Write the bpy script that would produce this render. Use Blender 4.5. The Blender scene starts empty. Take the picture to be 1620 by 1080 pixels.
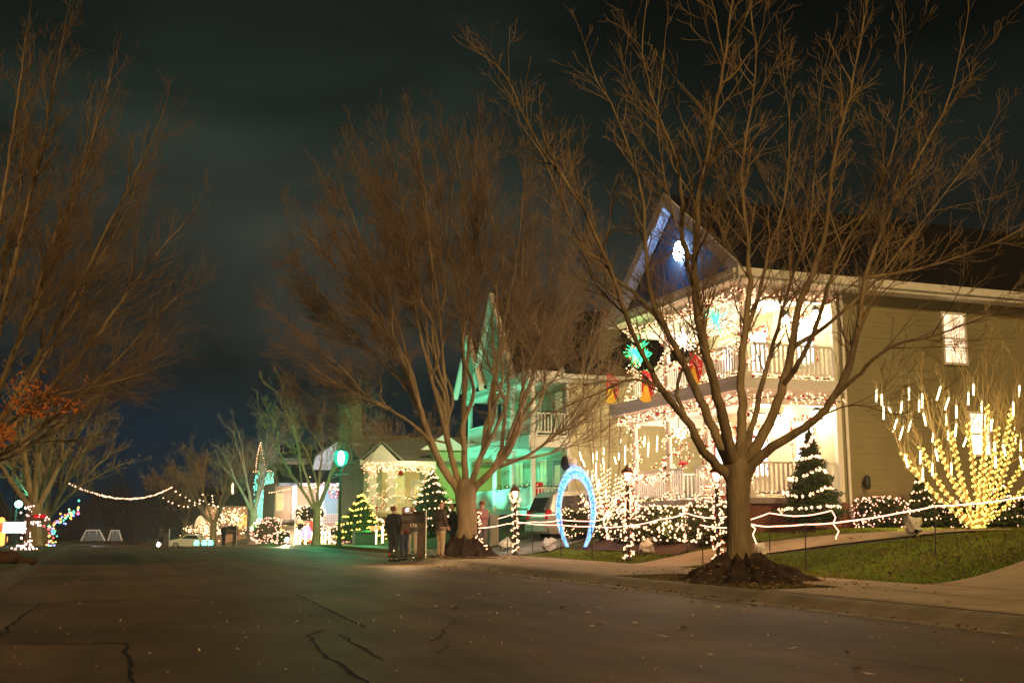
import bpy, math, random
import numpy as np
from mathutils import Vector, Matrix
R = math.radians
SC = bpy.context.scene
COL = SC.collection
rng = random.Random(7)

# ------------------------------------------------------------------ camera
F, CH, YAW, PIT = 1741.0, 1.1, R(19.9), math.atan(292/1741.0)
def ray(px, py):
    cx, cy = (px-810)/F, (540-py)/F
    sy, cyw, sp, cp = math.sin(YAW), math.cos(YAW), math.sin(PIT), math.cos(PIT)
    return Vector((sy*cp+cx*cyw-cy*sy*sp, cyw*cp-cx*sy-cy*cyw*sp, sp+cy*cp))
CAM = Vector((0, 0, CH))
FWD = Vector((math.sin(YAW), math.cos(YAW), 0))
RGT = Vector((math.cos(YAW), -math.sin(YAW), 0))
def at(px, py, w):
    "point seen at photo pixel (px,py), w metres ahead of the camera"
    d = ray(px, py); return CAM + d*(w/d.dot(FWD))
def atX(px, py, X):
    d = ray(px, py); return CAM + d*(X/d.x)
def atY(px, py, Y):
    d = ray(px, py); return CAM + d*(Y/d.y)
def smooth(a, b, x):
    t = min(1, max(0, (x-a)/(b-a))); return t*t*(3-2*t)
def rz(y):
    "height of the road along its length: level, then falling away"
    return -1.25*smooth(52, 140, y) - 0.75*smooth(130, 230, y)
XL, XR = -1.95, 9.25
def gz(x, y):
    b = rz(y)
    if XL < x < XR: return b - 0.08
    if x >= XR:
        return b + 0.12 + 0.01*(min(x, 12.6)-XR) + 0.86*smooth(12.4, 17.2, x)*smooth(5, 13, y)
    return b + 0.12 + 0.02*min(6, XL-x)
def hit(px, py):
    d = ray(px, py); t = 4.0
    while t < 400:
        p = CAM + d*t
        if p.z <= gz(p.x, p.y):
            lo, hi = t-0.25, t
            for _ in range(12):
                m = (lo+hi)/2; q = CAM+d*m
                if q.z <= gz(q.x, q.y): hi = m
                else: lo = m
            return CAM + d*hi
        t += 0.25
    return CAM + d*60
cam = bpy.data.cameras.new('camera'); co = bpy.data.objects.new('camera', cam); COL.objects.link(co)
cam.sensor_width = 36; cam.lens = F/1620*36; cam.clip_end = 2000; cam.clip_start = .1
co.location = CAM; co.rotation_euler = (R(90)+PIT, 0, -YAW)
SC.camera = co

# ------------------------------------------------------------------ materials
MATS = {}
def nd(nt, t, **k):
    n = nt.nodes.new(t)
    for a, b in k.items(): setattr(n, a, b)
    return n
def mat(name, col, rough=.8, var=0, scale=6, col2=None, bump=0, bscale=40, metal=0, spec=.3, detail=6, coat=0, stretch=None, trans=0):
    if name in MATS: return MATS[name]
    m = bpy.data.materials.new(name); m.use_nodes = True; nt = m.node_tree
    b = nt.nodes['Principled BSDF']; L = nt.links.new
    b.inputs['Roughness'].default_value = rough; b.inputs['Metallic'].default_value = metal
    b.inputs['Specular IOR Level'].default_value = spec
    if coat: b.inputs['Coat Weight'].default_value = coat
    if trans: b.inputs['Transmission Weight'].default_value = trans
    c = tuple(col)+(1,)
    b.inputs['Base Color'].default_value = c
    tc = nd(nt, 'ShaderNodeNewGeometry').outputs['Position']
    if stretch:
        mp = nd(nt, 'ShaderNodeMapping'); mp.inputs['Scale'].default_value = stretch; L(tc, mp.inputs['Vector']); tc = mp.outputs['Vector']
    if var or col2:
        n = nd(nt, 'ShaderNodeTexNoise'); n.inputs['Scale'].default_value = scale; n.inputs['Detail'].default_value = detail
        n.inputs['Roughness'].default_value = .65
        L(tc, n.inputs['Vector'])
        r = nd(nt, 'ShaderNodeValToRGB'); r.color_ramp.elements[0].position = .34; r.color_ramp.elements[1].position = .66
        c2 = col2 or tuple(x*(1-var) for x in col)
        r.color_ramp.elements[0].color = tuple(c2)+(1,); r.color_ramp.elements[1].color = tuple(min(1, x*(1+var)) for x in col)+(1,)
        L(n.outputs['Fac'], r.inputs['Fac']); L(r.outputs['Color'], b.inputs['Base Color'])
    if bump:
        n2 = nd(nt, 'ShaderNodeTexNoise'); n2.inputs['Scale'].default_value = bscale; n2.inputs['Detail'].default_value = 5
        L(tc, n2.inputs['Vector'])
        bp = nd(nt, 'ShaderNodeBump'); bp.inputs['Strength'].default_value = bump; bp.inputs['Distance'].default_value = .03
        L(n2.outputs['Fac'], bp.inputs['Height']); L(bp.outputs['Normal'], b.inputs['Normal'])
    MATS[name] = m; return m
def glow(name, col, strength, sample=True):
    if name in MATS: return MATS[name]
    m = bpy.data.materials.new(name); m.use_nodes = True; nt = m.node_tree
    b = nt.nodes['Principled BSDF']; b.inputs['Base Color'].default_value = tuple(min(.8, x) for x in col)+(1,)
    b.inputs['Emission Color'].default_value = tuple(col)+(1,); b.inputs['Emission Strength'].default_value = strength
    if not sample: m.cycles.emission_sampling = 'NONE'
    MATS[name] = m; return m
def siding(name, col, period=.15, var=.12, dirty=None):
    "lapped boards: sawtooth bump along Z"
    m = mat(name, col, .7, var, .6, bump=0); nt = m.node_tree; L = nt.links.new; b = nt.nodes['Principled BSDF']
    g = nd(nt, 'ShaderNodeNewGeometry'); s = nd(nt, 'ShaderNodeSeparateXYZ'); L(g.outputs['Position'], s.inputs[0])
    d = nd(nt, 'ShaderNodeMath', operation='DIVIDE'); d.inputs[1].default_value = period; L(s.outputs['Z'], d.inputs[0])
    f = nd(nt, 'ShaderNodeMath', operation='FRACT'); L(d.outputs[0], f.inputs[0])
    i = nd(nt, 'ShaderNodeMath', operation='SUBTRACT'); i.inputs[0].default_value = 1; L(f.outputs[0], i.inputs[1])
    bp = nd(nt, 'ShaderNodeBump'); bp.inputs['Strength'].default_value = .55; bp.inputs['Distance'].default_value = .02
    L(i.outputs[0], bp.inputs['Height']); L(bp.outputs['Normal'], b.inputs['Normal'])
    return m
def brickmat():
    if 'brick' in MATS: return MATS['brick']
    m = mat('brick', (.25, .09, .05), .9); nt = m.node_tree; L = nt.links.new; b = nt.nodes['Principled BSDF']
    g = nd(nt, 'ShaderNodeNewGeometry'); s = nd(nt, 'ShaderNodeSeparateXYZ'); L(g.outputs['Position'], s.inputs[0])
    a = nd(nt, 'ShaderNodeMath', operation='ADD'); L(s.outputs['X'], a.inputs[0]); L(s.outputs['Y'], a.inputs[1])
    c = nd(nt, 'ShaderNodeCombineXYZ'); L(a.outputs[0], c.inputs['X']); L(s.outputs['Z'], c.inputs['Y'])
    t = nd(nt, 'ShaderNodeTexBrick'); t.inputs['Scale'].default_value = 1; t.inputs['Brick Width'].default_value = .21
    t.inputs['Row Height'].default_value = .075; t.inputs['Mortar Size'].default_value = .008
    t.inputs['Color1'].default_value = (.26, .09, .05, 1); t.inputs['Color2'].default_value = (.17, .06, .035, 1); t.inputs['Mortar'].default_value = (.2, .16, .13, 1)
    L(c.outputs[0], t.inputs['Vector']); L(t.outputs['Color'], b.inputs['Base Color']); return m
def leafmat(name, col, var=.5):
    m = mat(name, col, .75, var, 9); return m
M = dict(
 bark=mat('bark', (.30, .225, .135), .95, .45, 3.0, bump=1.0, bscale=22, stretch=(1, 1, .22)),
 twig=mat('twig_bark', (.32, .225, .125), .9, .3, 2),
 barkred=mat('ruddy_bark', (.24, .16, .09), .9, .3, 1.2),
 root=mat('root_soil', (.05, .032, .022), .95, .5, 5, bump=1, bscale=14),
 mulch=mat('mulch', (.07, .035, .022), .95, .5, 9, bump=1, bscale=18),
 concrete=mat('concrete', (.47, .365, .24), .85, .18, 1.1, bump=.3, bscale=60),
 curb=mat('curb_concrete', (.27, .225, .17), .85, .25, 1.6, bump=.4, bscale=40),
 turf=mat('turf', (.075, .1, .03), .95, .4, 1.7, col2=(.06, .05, .022), bump=.8, bscale=35),
 white=mat('white_paint', (.78, .76, .72), .5, .05, 3),
 lilac=mat('fascia_paint', (.72, .68, .72), .5, .05, 3),
 shingle=mat('shingle', (.006, .005, .0055), .9, .4, 7, bump=.6, bscale=30),
 shinglelight=mat('grey_shingle', (.2, .2, .17), .9, .3, 5, bump=.6, bscale=20),
 ceiling=mat('porch_ceiling', (.8, .78, .72), .6),
 metal_dark=mat('black_metal', (.03, .03, .03), .5, spec=.4),
 wire=mat('green_wire', (.02, .04, .02), .6),
 needle=leafmat('needles', (.05, .085, .03)),
 boxleaf=leafmat('box_leaf', (.07, .1, .035)),
 garl=leafmat('garland_needles', (.09, .1, .035)),
 deadleaf=mat('dead_leaf', (.48, .15, .028), .8, .4, 7),
 litter=mat('leaf_litter', (.28, .17, .08), .9, .6, 3),
 paper=mat('pale_leaf', (.6, .5, .4), .9, .2, 8),
 red=mat('red_cloth', (.55, .02, .03), .7, .15, 8),
 redgloss=mat('red_bauble', (.5, .02, .015), .25, spec=.6),
 yellow=mat('yellow_cloth', (.8, .5, .06), .7, .12, 8),
 blackcloth=mat('dark_cloth', (.025, .024, .03), .9, .3, 9),
 glass=mat('dark_glass', (.02, .025, .03), .08, spec=.8),
 rubber=mat('rubber', (.02, .02, .02), .8), alloy=mat('alloy', (.5, .5, .5), .35, metal=.8),
 brownpaint=mat('dark_wood', (.07, .045, .03), .7, .35, 6, bump=.4),
 plastic=mat('clear_plastic_bag', (.75, .72, .68), .35, .2, 12, bump=.8, bscale=20),
 skin=mat('skin', (.55, .33, .24), .6), hair=mat('dark_hair', (.05, .03, .02), .7, .3, 20),
 brick=brickmat(),
)
BW = (1.0, .60, .30)
M['bulb'] = glow('warm_bulb', (1, .49, .25), 2.3)
M['bulbfar'] = glow('far_warm_bulb', (1, .56, .32), 2.0)
M['bulbyel'] = glow('amber_bulb', (1, .60, .10), 2.4)
M['bulbpink'] = glow('pinkish_bulb', (1, .42, .28), 1.7)
M['bulbcool'] = glow('cool_bulb', (.16, .44, 1), 1.7)
M['bulbteal'] = glow('teal_bulb', (.12, 1, .62), 2.6)
M['rope'] = glow('rope_light', (1, .42, .25), 2.4)
M['tube'] = glow('meteor_tube', (1, .88, .45), 3.6)
M['blueled'] = glow('white_blue_led', (.5, .78, 1), 30)

# ------------------------------------------------------------------ mesh building
class MB:
    def __init__(s): s.v = []; s.f = []; s.m = []; s.sm = []; s.cur = 0; s.smooth = False
    def add(s, vs, fs):
        b = len(s.v); s.v.extend(vs)
        for f in fs: s.f.append(tuple(i+b for i in f)); s.m.append(s.cur); s.sm.append(s.smooth)
    def box(s, x0, x1, y0, y1, z0, z1, rot=0):
        vs = [(x, y, z) for z in (z0, z1) for y in (y0, y1) for x in (x0, x1)]
        if rot:
            cx, cy = (x0+x1)/2, (y0+y1)/2; c, n = math.cos(rot), math.sin(rot)
            vs = [(cx+(x-cx)*c-(y-cy)*n, cy+(x-cx)*n+(y-cy)*c, z) for x, y, z in vs]
        s.add(vs, [(0, 2, 3, 1), (4, 5, 7, 6), (0, 1, 5, 4), (2, 6, 7, 3), (0, 4, 6, 2), (1, 3, 7, 5)]); return s
    def tube(s, pts, rad, n=6, cap=True):
        pts = [Vector(p) for p in pts]; k = len(pts)
        if not hasattr(rad, '__len__'): rad = [rad]*k
        vs = []; u = None
        for i, p in enumerate(pts):
            t = (pts[min(i+1, k-1)]-pts[max(i-1, 0)])
            if t.length < 1e-9: t = Vector((0, 0, 1))
            t.normalize()
            if u is None:
                u = t.cross(Vector((0.31, .95, .05)));
                if u.length < 1e-3: u = t.cross(Vector((1, 0, 0)))
            else: u = u - t*u.dot(t)
            u.normalize(); w = t.cross(u); r = rad[i]
            for j in range(n):
                a = 2*math.pi*j/n; q = p+u*(r*math.cos(a))+w*(r*math.sin(a)); vs.append((q.x, q.y, q.z))
        fs = [(i*n+j, i*n+(j+1) % n, (i+1)*n+(j+1) % n, (i+1)*n+j) for i in range(k-1) for j in range(n)]
        if cap: fs += [tuple(reversed(range(n))), tuple((k-1)*n+j for j in range(n))]
        s.add(vs, fs); return s
    def cyl(s, x, y, z0, z1, r0, r1=None, n=12):
        return s.tube([(x, y, z0), (x, y, z1)], [r0, r0 if r1 is None else r1], n)
    def lathe(s, c, prof, n=14):
        vs = []; c = Vector(c)
        for r, z in prof:
            for j in range(n):
                a = 2*math.pi*j/n; vs.append((c.x+r*math.cos(a), c.y+r*math.sin(a), c.z+z))
        k = len(prof)
        fs = [(i*n+j, i*n+(j+1) % n, (i+1)*n+(j+1) % n, (i+1)*n+j) for i in range(k-1) for j in range(n)]
        fs += [tuple(reversed(range(n))), tuple((k-1)*n+j for j in range(n))]
        s.add(vs, fs); return s
    def prism(s, poly, ext):
        "planar polygon of 3-D points extruded by a vector"
        n = len(poly); e = Vector(ext); a = [tuple(p) for p in poly]; b = [tuple(Vector(p)+e) for p in poly]
        s.add(a+b, [tuple(reversed(range(n))), tuple(range(n, 2*n))]+[(i, (i+1) % n, n+(i+1) % n, n+i) for i in range(n)]); return s
    def ball(s, c, r, n=8, m=5, sz=1):
        prof = [(max(.001, math.sin(math.pi*i/m))*r, -math.cos(math.pi*i/m)*r*sz) for i in range(m+1)]
        return s.lathe(c, prof, n)
    def octa(s, c, r):
        x, y, z = c
        s.add([(x+r, y, z), (x-r, y, z), (x, y+r, z), (x, y-r, z), (x, y, z+r), (x, y, z-r)],
              [(0, 2, 4), (2, 1, 4), (1, 3, 4), (3, 0, 4), (2, 0, 5), (1, 2, 5), (3, 1, 5), (0, 3, 5)]); return s
    def leaf(s, c, size, r):
        a = Vector((r.gauss(0, 1), r.gauss(0, 1), r.gauss(0, 1))).normalized(); b = a.orthogonal().normalized()
        c = Vector(c); l, w = size, size*.45
        s.add([tuple(c-a*l), tuple(c+b*w), tuple(c+a*l), tuple(c-b*w)], [(0, 1, 2, 3)]); return s
LOC = {}
def link(o): COL.objects.link(o); return o
def tag(o, label=None, cat=None, group=None, kind=None):
    if label: o['label'] = label
    if cat: o['category'] = cat
    if group: o['group'] = group
    if kind: o['kind'] = kind
    return o
def thing(name, loc, label, cat, group=None):
    o = link(bpy.data.objects.new(name, None)); o.empty_display_size = .2
    o.location = loc; LOC[o.name] = Vector(loc); return tag(o, label, cat, group)
def obj(name, mb, m, parent=None, loc=None, label=None, kind=None):
    me = bpy.data.meshes.new(name)
    L = LOC[parent.name] if parent else Vector(loc if loc is not None else (0, 0, 0))
    me.from_pydata([(v[0]-L.x, v[1]-L.y, v[2]-L.z) for v in mb.v], [], mb.f)
    for x in (m if isinstance(m, (list, tuple)) else [m]): me.materials.append(x)
    me.polygons.foreach_set('material_index', mb.m); me.polygons.foreach_set('use_smooth', mb.sm); me.update()
    o = link(bpy.data.objects.new(name, me))
    if parent: o.parent = parent; LOC[o.name] = L
    else: o.location = L; LOC[o.name] = L
    if label: o['label'] = label
    if kind: o['kind'] = kind
    return o
def solo(name, mb, m, loc, label, cat, group=None):
    return tag(obj(name, mb, m, loc=loc), label, cat, group)
def struct(name, mb, m): return tag(obj(name, mb, m), kind='structure')
def copy_tree(o, parent=None):
    c = link(o.copy())
    if parent: c.parent = parent
    for ch in list(o.children): copy_tree(ch, c)
    LOC[c.name] = LOC.get(o.name, Vector())
    return c
def point(name, loc, col, power, r=.15, spot=None, aim=None, blend=.6):
    l = bpy.data.lights.new(name, 'SPOT' if spot else 'POINT'); l.energy = power; l.color = col; l.shadow_soft_size = r
    o = link(bpy.data.objects.new(name, l)); o.location = loc
    if spot:
        l.spot_size = spot; l.spot_blend = blend
        o.rotation_euler = (Vector(aim)-Vector(loc)).to_track_quat('-Z', 'Y').to_euler()
    return o
def bulbs(pts, r, jit=0, rr=rng):
    b = MB()
    for p in pts:
        b.octa((p[0]+rr.uniform(-jit, jit), p[1]+rr.uniform(-jit, jit), p[2]+rr.uniform(-jit, jit)), r*rr.uniform(.75, 1.2))
    return b
def along(pts, step):
    "points every step metres along a polyline"
    out = []; pts = [Vector(p) for p in pts]; carry = 0
    for a, b in zip(pts, pts[1:]):
        L = (b-a).length; d = carry
        while d < L: out.append(a+(b-a)*(d/L)); d += step
        carry = d-L
    return out
def sag(a, b, drop, n=10):
    a, b = Vector(a), Vector(b); return [a.lerp(b, i/n)-Vector((0, 0, drop*4*(i/n)*(1-i/n))) for i in range(n+1)]
def helix(p0, p1, r0, r1, turns, n=None, ph=0):
    p0, p1 = Vector(p0), Vector(p1); t = (p1-p0).normalized(); u = t.orthogonal().normalized(); w = t.cross(u); n = n or int(turns*14)
    out = []
    for i in range(n+1):
        f = i/n; r = r0+(r1-r0)*f; a = ph+2*math.pi*turns*f
        out.append(p0.lerp(p1, f)+u*(r*math.cos(a))+w*(r*math.sin(a)))
    return out

# ------------------------------------------------------------------ world, sun
w = bpy.data.worlds.new('World'); SC.world = w; w.use_nodes = True; nt = w.node_tree; L = nt.links.new
bg = nt.nodes['Background']; tc = nd(nt, 'ShaderNodeTexCoord'); sp = nd(nt, 'ShaderNodeSeparateXYZ'); L(tc.outputs['Generated'], sp.inputs[0])
ramp = nd(nt, 'ShaderNodeValToRGB'); e = ramp.color_ramp.elements
e[0].position = 0; e[0].color = (.0016, .0048, .0105, 1); e[1].position = 1; e[1].color = (.0022, .003, .0026, 1)
for p, c in ((.085, (.0018, .0056, .0115)), (.125, (.0050, .0078, .0098)), (.165, (.0180, .0190, .0160)), (.24, (.0180, .0208, .0166)), (.34, (.0108, .0155, .0119)), (.47, (.0042, .0058, .0047))):
    x = e.new(p); x.color = c+(1,)
L(sp.outputs['Z'], ramp.inputs['Fac'])
mp = nd(nt, 'ShaderNodeMapping'); mp.inputs['Scale'].default_value = (2.2, 2.2, 6.5); mp.inputs['Rotation'].default_value = (0.25, .1, 0); L(tc.outputs['Generated'], mp.inputs['Vector'])
nz = nd(nt, 'ShaderNodeTexNoise'); nz.inputs['Scale'].default_value = 1.5; nz.inputs['Detail'].default_value = 7; nz.inputs['Distortion'].default_value = .6; L(mp.outputs[0], nz.inputs['Vector'])
cr = nd(nt, 'ShaderNodeMapRange'); cr.inputs['From Min'].default_value = .3; cr.inputs['From Max'].default_value = .7; cr.inputs['To Min'].default_value = .45; cr.inputs['To Max'].default_value = 1.35; L(nz.outputs['Fac'], cr.inputs['Value'])
# west side of the sky catches the town's glow, the east is darker
xs = nd(nt, 'ShaderNodeMapRange'); xs.inputs['From Min'].default_value = .15; xs.inputs['From Max'].default_value = .62; xs.inputs['To Min'].default_value = 1; xs.inputs['To Max'].default_value = .42; L(sp.outputs['X'], xs.inputs['Value'])
mm = nd(nt, 'ShaderNodeMath', operation='MULTIPLY'); L(cr.outputs[0], mm.inputs[0]); L(xs.outputs[0], mm.inputs[1])
mx = nd(nt, 'ShaderNodeVectorMath', operation='SCALE'); L(ramp.outputs['Color'], mx.inputs[0]); L(mm.outputs[0], mx.inputs['Scale'])
L(mx.outputs[0], bg.inputs['Color']); bg.inputs['Strength'].default_value = .95
sl = bpy.data.lights.new('night_sun', 'SUN'); sl.energy = .9; sl.angle = R(6); sl.color = (1, .63, .24)
so = link(bpy.data.objects.new('night_sun', sl)); so.location = (5, -10, 20)
so.rotation_euler = Vector((.10, .80, -.50)).to_track_quat('-Z', 'Y').to_euler()
SC.view_settings.view_transform = 'Standard'; SC.view_settings.look = 'None'; SC.view_settings.exposure = 1.0; SC.view_settings.gamma = 1
cy = SC.cycles; cy.use_denoising = True; cy.max_bounces = 4; cy.diffuse_bounces = 2; cy.glossy_bounces = 2; cy.transmission_bounces = 3; cy.transparent_max_bounces = 4
cy.sample_clamp_indirect = 3; cy.sample_clamp_direct = 0; cy.caustics_reflective = False; cy.caustics_refractive = False
# ------------------------------------------------------------------ setting
def fr(a, b, s): n = max(1, int(round((b-a)/s))); return [a+(b-a)*i/n for i in range(n+1)]
def sheet(name, xs, ys, zf, m, kind='structure', mask=None):
    b = MB(); b.smooth = True; nx = len(xs); vs = [(x, y, zf(x, y)) for y in ys for x in xs]
    fs = [(j*nx+i, j*nx+i+1, (j+1)*nx+i+1, (j+1)*nx+i) for j in range(len(ys)-1) for i in range(nx-1)
          if not mask or mask((xs[i]+xs[i+1])/2, (ys[j]+ys[j+1])/2)]
    b.add(vs, fs); return tag(obj(name, b, m), kind=kind)
xs = [-600, -250, -120, -60, -30, -16, -8, -5, -3.5, XL-.02, XL+.02, 2, 6, XR-.02, XR+.02, 10, 10.9, 11.7, 12.3]+fr(12.5, 17.3, .3)+[18, 20, 24, 30, 40, 60, 120, 250, 700]
ys = [-200, -60, -20, 0, 4]+fr(5, 13, 1)+fr(15, 50, 2.5)+fr(53, 240, 5)+[300, 450, 900, 1500]
gnd = sheet('ground', xs, ys, gz, M['turf'])
# asphalt: dark, patchy, faintly shiny
asph = mat('asphalt', (.128, .084, .046), .66, .38, .33, bump=.9, bscale=70, spec=.4, detail=9); _nt = asph.node_tree
_b = _nt.nodes['Principled BSDF']; _src = _b.inputs['Base Color'].links[0].from_socket
_g = nd(_nt, 'ShaderNodeNewGeometry'); _n = nd(_nt, 'ShaderNodeTexNoise'); _n.inputs['Scale'].default_value = 55; _n.inputs['Detail'].default_value = 3; _nt.links.new(_g.outputs['Position'], _n.inputs['Vector'])
_r = nd(_nt, 'ShaderNodeMapRange'); _r.inputs['From Min'].default_value = .3; _r.inputs['From Max'].default_value = .72; _r.inputs['To Min'].default_value = .45; _r.inputs['To Max'].default_value = 1.7; _nt.links.new(_n.outputs['Fac'], _r.inputs['Value'])
_m = nd(_nt, 'ShaderNodeVectorMath', operation='SCALE'); _nt.links.new(_src, _m.inputs[0]); _nt.links.new(_r.outputs[0], _m.inputs['Scale']); 
_mp = nd(_nt, 'ShaderNodeMapping'); _mp.inputs['Scale'].default_value = (1.5, .045, 1); _nt.links.new(_g.outputs['Position'], _mp.inputs['Vector'])
_n2 = nd(_nt, 'ShaderNodeTexNoise'); _n2.inputs['Scale'].default_value = 1; _n2.inputs['Detail'].default_value = 6; _nt.links.new(_mp.outputs[0], _n2.inputs['Vector'])
_r2 = nd(_nt, 'ShaderNodeMapRange'); _r2.inputs['From Min'].default_value = .32; _r2.inputs['From Max'].default_value = .68; _r2.inputs['To Min'].default_value = .72; _r2.inputs['To Max'].default_value = 1.25; _nt.links.new(_n2.outputs['Fac'], _r2.inputs['Value'])
_m2 = nd(_nt, 'ShaderNodeVectorMath', operation='SCALE'); _nt.links.new(_m.outputs[0], _m2.inputs[0]); _nt.links.new(_r2.outputs[0], _m2.inputs['Scale']); _nt.links.new(_m2.outputs[0], _b.inputs['Base Color'])
def crown(x): return .10*(1-((x-3.65)/5.6)**2)*.6
sheet('road', fr(XL, 8.74, .9), [-60, -20, 0]+fr(3, 50, 2.5)+fr(53, 240, 5)+[300, 500], lambda x, y: rz(y)+crown(x)*smooth(0, 30, 40-abs(y-10))*0+.0, asph)
def strip(name, prof, y0, y1, m, step=2.5):
    b = MB(); yy = fr(y0, y1, step); k = len(prof)
    b.add([(x, y, z+rz(y)) for y in yy for x, z in prof], [(j*k+i, j*k+i+1, (j+1)*k+i+1, (j+1)*k+i) for j in range(len(yy)-1) for i in range(k-1)])
    return struct(name, b, m)
strip('curb', [(8.72, -.05), (8.72, .004), (9.0, .012), (9.1, .055), (9.2, .115), (9.28, .14), (9.44, .142), (9.44, .02)], -40, 230, M['curb'])
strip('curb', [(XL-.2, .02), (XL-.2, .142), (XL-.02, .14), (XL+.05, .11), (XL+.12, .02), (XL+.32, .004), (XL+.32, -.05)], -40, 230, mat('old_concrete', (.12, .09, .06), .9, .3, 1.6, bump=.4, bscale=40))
Z1 = lambda x, y: gz(x, y)+.022
sheet('sidewalk', fr(10.95, 12.45, .5), fr(-20, 45, 1.5)+fr(47.5, 230, 5), Z1, M['concrete'])
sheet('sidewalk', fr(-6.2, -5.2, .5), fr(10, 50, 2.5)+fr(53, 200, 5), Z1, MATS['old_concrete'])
Z2 = lambda x, y: gz(x, y)+.027
sheet('driveway', [9.44, 10.2, 10.95, 11.7, 12.3]+fr(12.5, 17.3, .3)+[18, 20, 24, 30], fr(7.5, 13, 1)+[14, 14.8], Z2, M['concrete'])
sheet('driveway', [9.44, 10.2, 10.95, 11.7, 12.3]+fr(12.5, 17.3, .3)+[18, 20, 24], fr(34.2, 39.5, 1.06), Z2, mat('drive_concrete', (.3, .28, .29), .8, .2, 1.5, bump=.3))
sheet('apron', [9.44, 10.2, 10.95], fr(20.2, 31.5, 1.4), Z1, M['concrete'])
# walkway curving up to the porch
up = [(11.9, 25.6), (12.35, 25.31), (13.3, 25.75), (14.1, 25.5), (14.59, 25.0), (15.25, 23.54), (15.9, 22.25), (16.45, 20.6), (16.94, 19.42), (17.6, 17.6)]
lo = [(11.9, 22.6), (12.43, 23.01), (13.05, 22.85), (13.8, 22.65), (14.3, 22.3), (14.95, 21.19), (15.5, 20.15), (15.95, 19.3), (16.5, 18.5), (17.1, 17.2)]
b = MB(); b.smooth = True; rows = []
for i in range(len(up)-1):
    for t in (0, .25, .5, .75):
        a = Vector(up[i]).lerp(Vector(up[i+1]), t); c = Vector(lo[i]).lerp(Vector(lo[i+1]), t)
        rows.append([a.lerp(c, s/8) for s in range(9)])
b.add([(p.x, p.y, gz(p.x, p.y)+.034) for r in rows for p in r], [(j*9+i, (j+1)*9+i, (j+1)*9+i+1, j*9+i+1) for j in range(len(rows)-1) for i in range(8)])
struct('walkway', b, M['concrete'])
# mulch beds along the house
sheet('mulch_bed', fr(13.9, 17.3, .28), fr(25.9, 33, 1), lambda x, y: gz(x, y)+.03+.02*math.sin(9*x+7*y), M['mulch'])
sheet('mulch_bed', fr(16.2, 17.3, .28)+[18, 20, 22, 24, 28, 34], fr(23.4, 25.5, .35), lambda x, y: gz(x, y)+.03+.02*math.sin(9*x+7*y), M['mulch'])
def patch(pl, m, off):
    b = MB(); b.add([(x, y, rz(y)+off) for x, y in [hitroad(*p) for p in pl]], [tuple(range(len(pl)))]); return struct('road_patch', b, m)
def hitroad(px, py):
    d = ray(px, py); t = CH/-d.z; return (d.x*t, d.y*t)
patch([(30, 980), (62, 955), (240, 946), (470, 940), (520, 964), (578, 992), (500, 997), (488, 1007), (545, 1058), (600, 1090), (204, 1090), (200, 1017), (-20, 1019), (-20, 1010)], mat('asphalt_patch', (.116, .075, .040), .68, .34, .45, bump=.9, bscale=75, spec=.35, detail=9), .0022)
# joints in the concrete, tar seams in the road
seam = mat('tar_seam', (.008, .007, .006), .8); joint = mat('joint', (.06, .045, .035), .9)
def crack(name, pts, wd, m, zf, wob=.02, step=.25):
    wd = wd*(.95 if name == 'road_seam' else 1); b = MB(); pp = along([Vector((p[0], p[1], 0)) for p in pts], step)+[Vector((pts[-1][0], pts[-1][1], 0))]; r = random.Random(len(pp))
    vs = []
    for i, p in enumerate(pp):
        t = (pp[min(i+1, len(pp)-1)]-pp[max(0, i-1)]).normalized(); s = Vector((-t.y, t.x, 0)); o = s*r.gauss(0, wob); ww = wd*r.uniform(.45, 1.4)
        for k in (-.5, .5): q = p+o+s*(ww*k); vs.append((q.x, q.y, zf(q.x, q.y)))
    b.add(vs, [(2*i, 2*i+1, 2*i+3, 2*i+2) for i in range(len(pp)-1)]); return struct(name, b, m)
def rp(*pl): return [tuple(hitroad(*p)) for p in pl]
def hitroad(px, py):
    d = ray(px, py); t = CH/-d.z; return (d.x*t, d.y*t)
ZR = lambda x, y: rz(y)+.004
for pl, wd in (([(0, 1006), (30, 980), (62, 955), (240, 946), (470, 940), (520, 964), (578, 992)], .035), ([(40, 1019), (200, 1017), (203, 1045), (204, 1090)], .035),
               ([(510, 998), (488, 1007), (505, 1030), (545, 1058), (600, 1090)], .045), ([(538, 1003), (570, 1022), (602, 1042)], .03),
               ([(722, 981), (682, 1014)], .022), ([(714, 1014), (694, 1034)], .018), ([(500, 997), (575, 992)], .016),
               ([(812, 945), (930, 975), (1090, 1010), (1280, 1032), (1500, 1060)], .014), ([(560, 905), (700, 935), (880, 962)], .013), ([(1270, 1035), (1350, 1052), (1480, 1066)], .016)):
    crack('road_seam', rp(*pl), wd, seam, ZR)
for y in (10.6, 12.2, 13.7, 15.2, 17, 20.2, 21.7, 23.3, 25, 26.6, 28.4, 30, 31.6):
    crack('paving_joint', [(10.97, y), (12.43, y)], .02, joint, lambda x, y: gz(x, y)+.036, .002)
    crack('curb_joint', [(8.74, y+.7), (9.05, y+.7)], .02, joint, lambda x, y: rz(y)+.018, .001)
crack('paving_joint', [(10.93, -5), (10.93, 14.7)], .03, joint, lambda x, y: gz(x, y)+.036, .003)
crack('paving_joint', [(12.48, 7.6), (12.48, 14.7)], .03, joint, lambda x, y: gz(x, y)+.036, .003)
crack('paving_joint', [(9.47, 8.2), (9.47, 30)], .03, joint, lambda x, y: gz(x, y)+.04, .003)
for y in (9.5, 12.2): crack('paving_joint', [(9.5, y), (10.9, y)], .02, joint, lambda x, y: gz(x, y)+.04, .002)

B1 = Vector((10.45, 17.1, gz(10.45, 17.1)))
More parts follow.
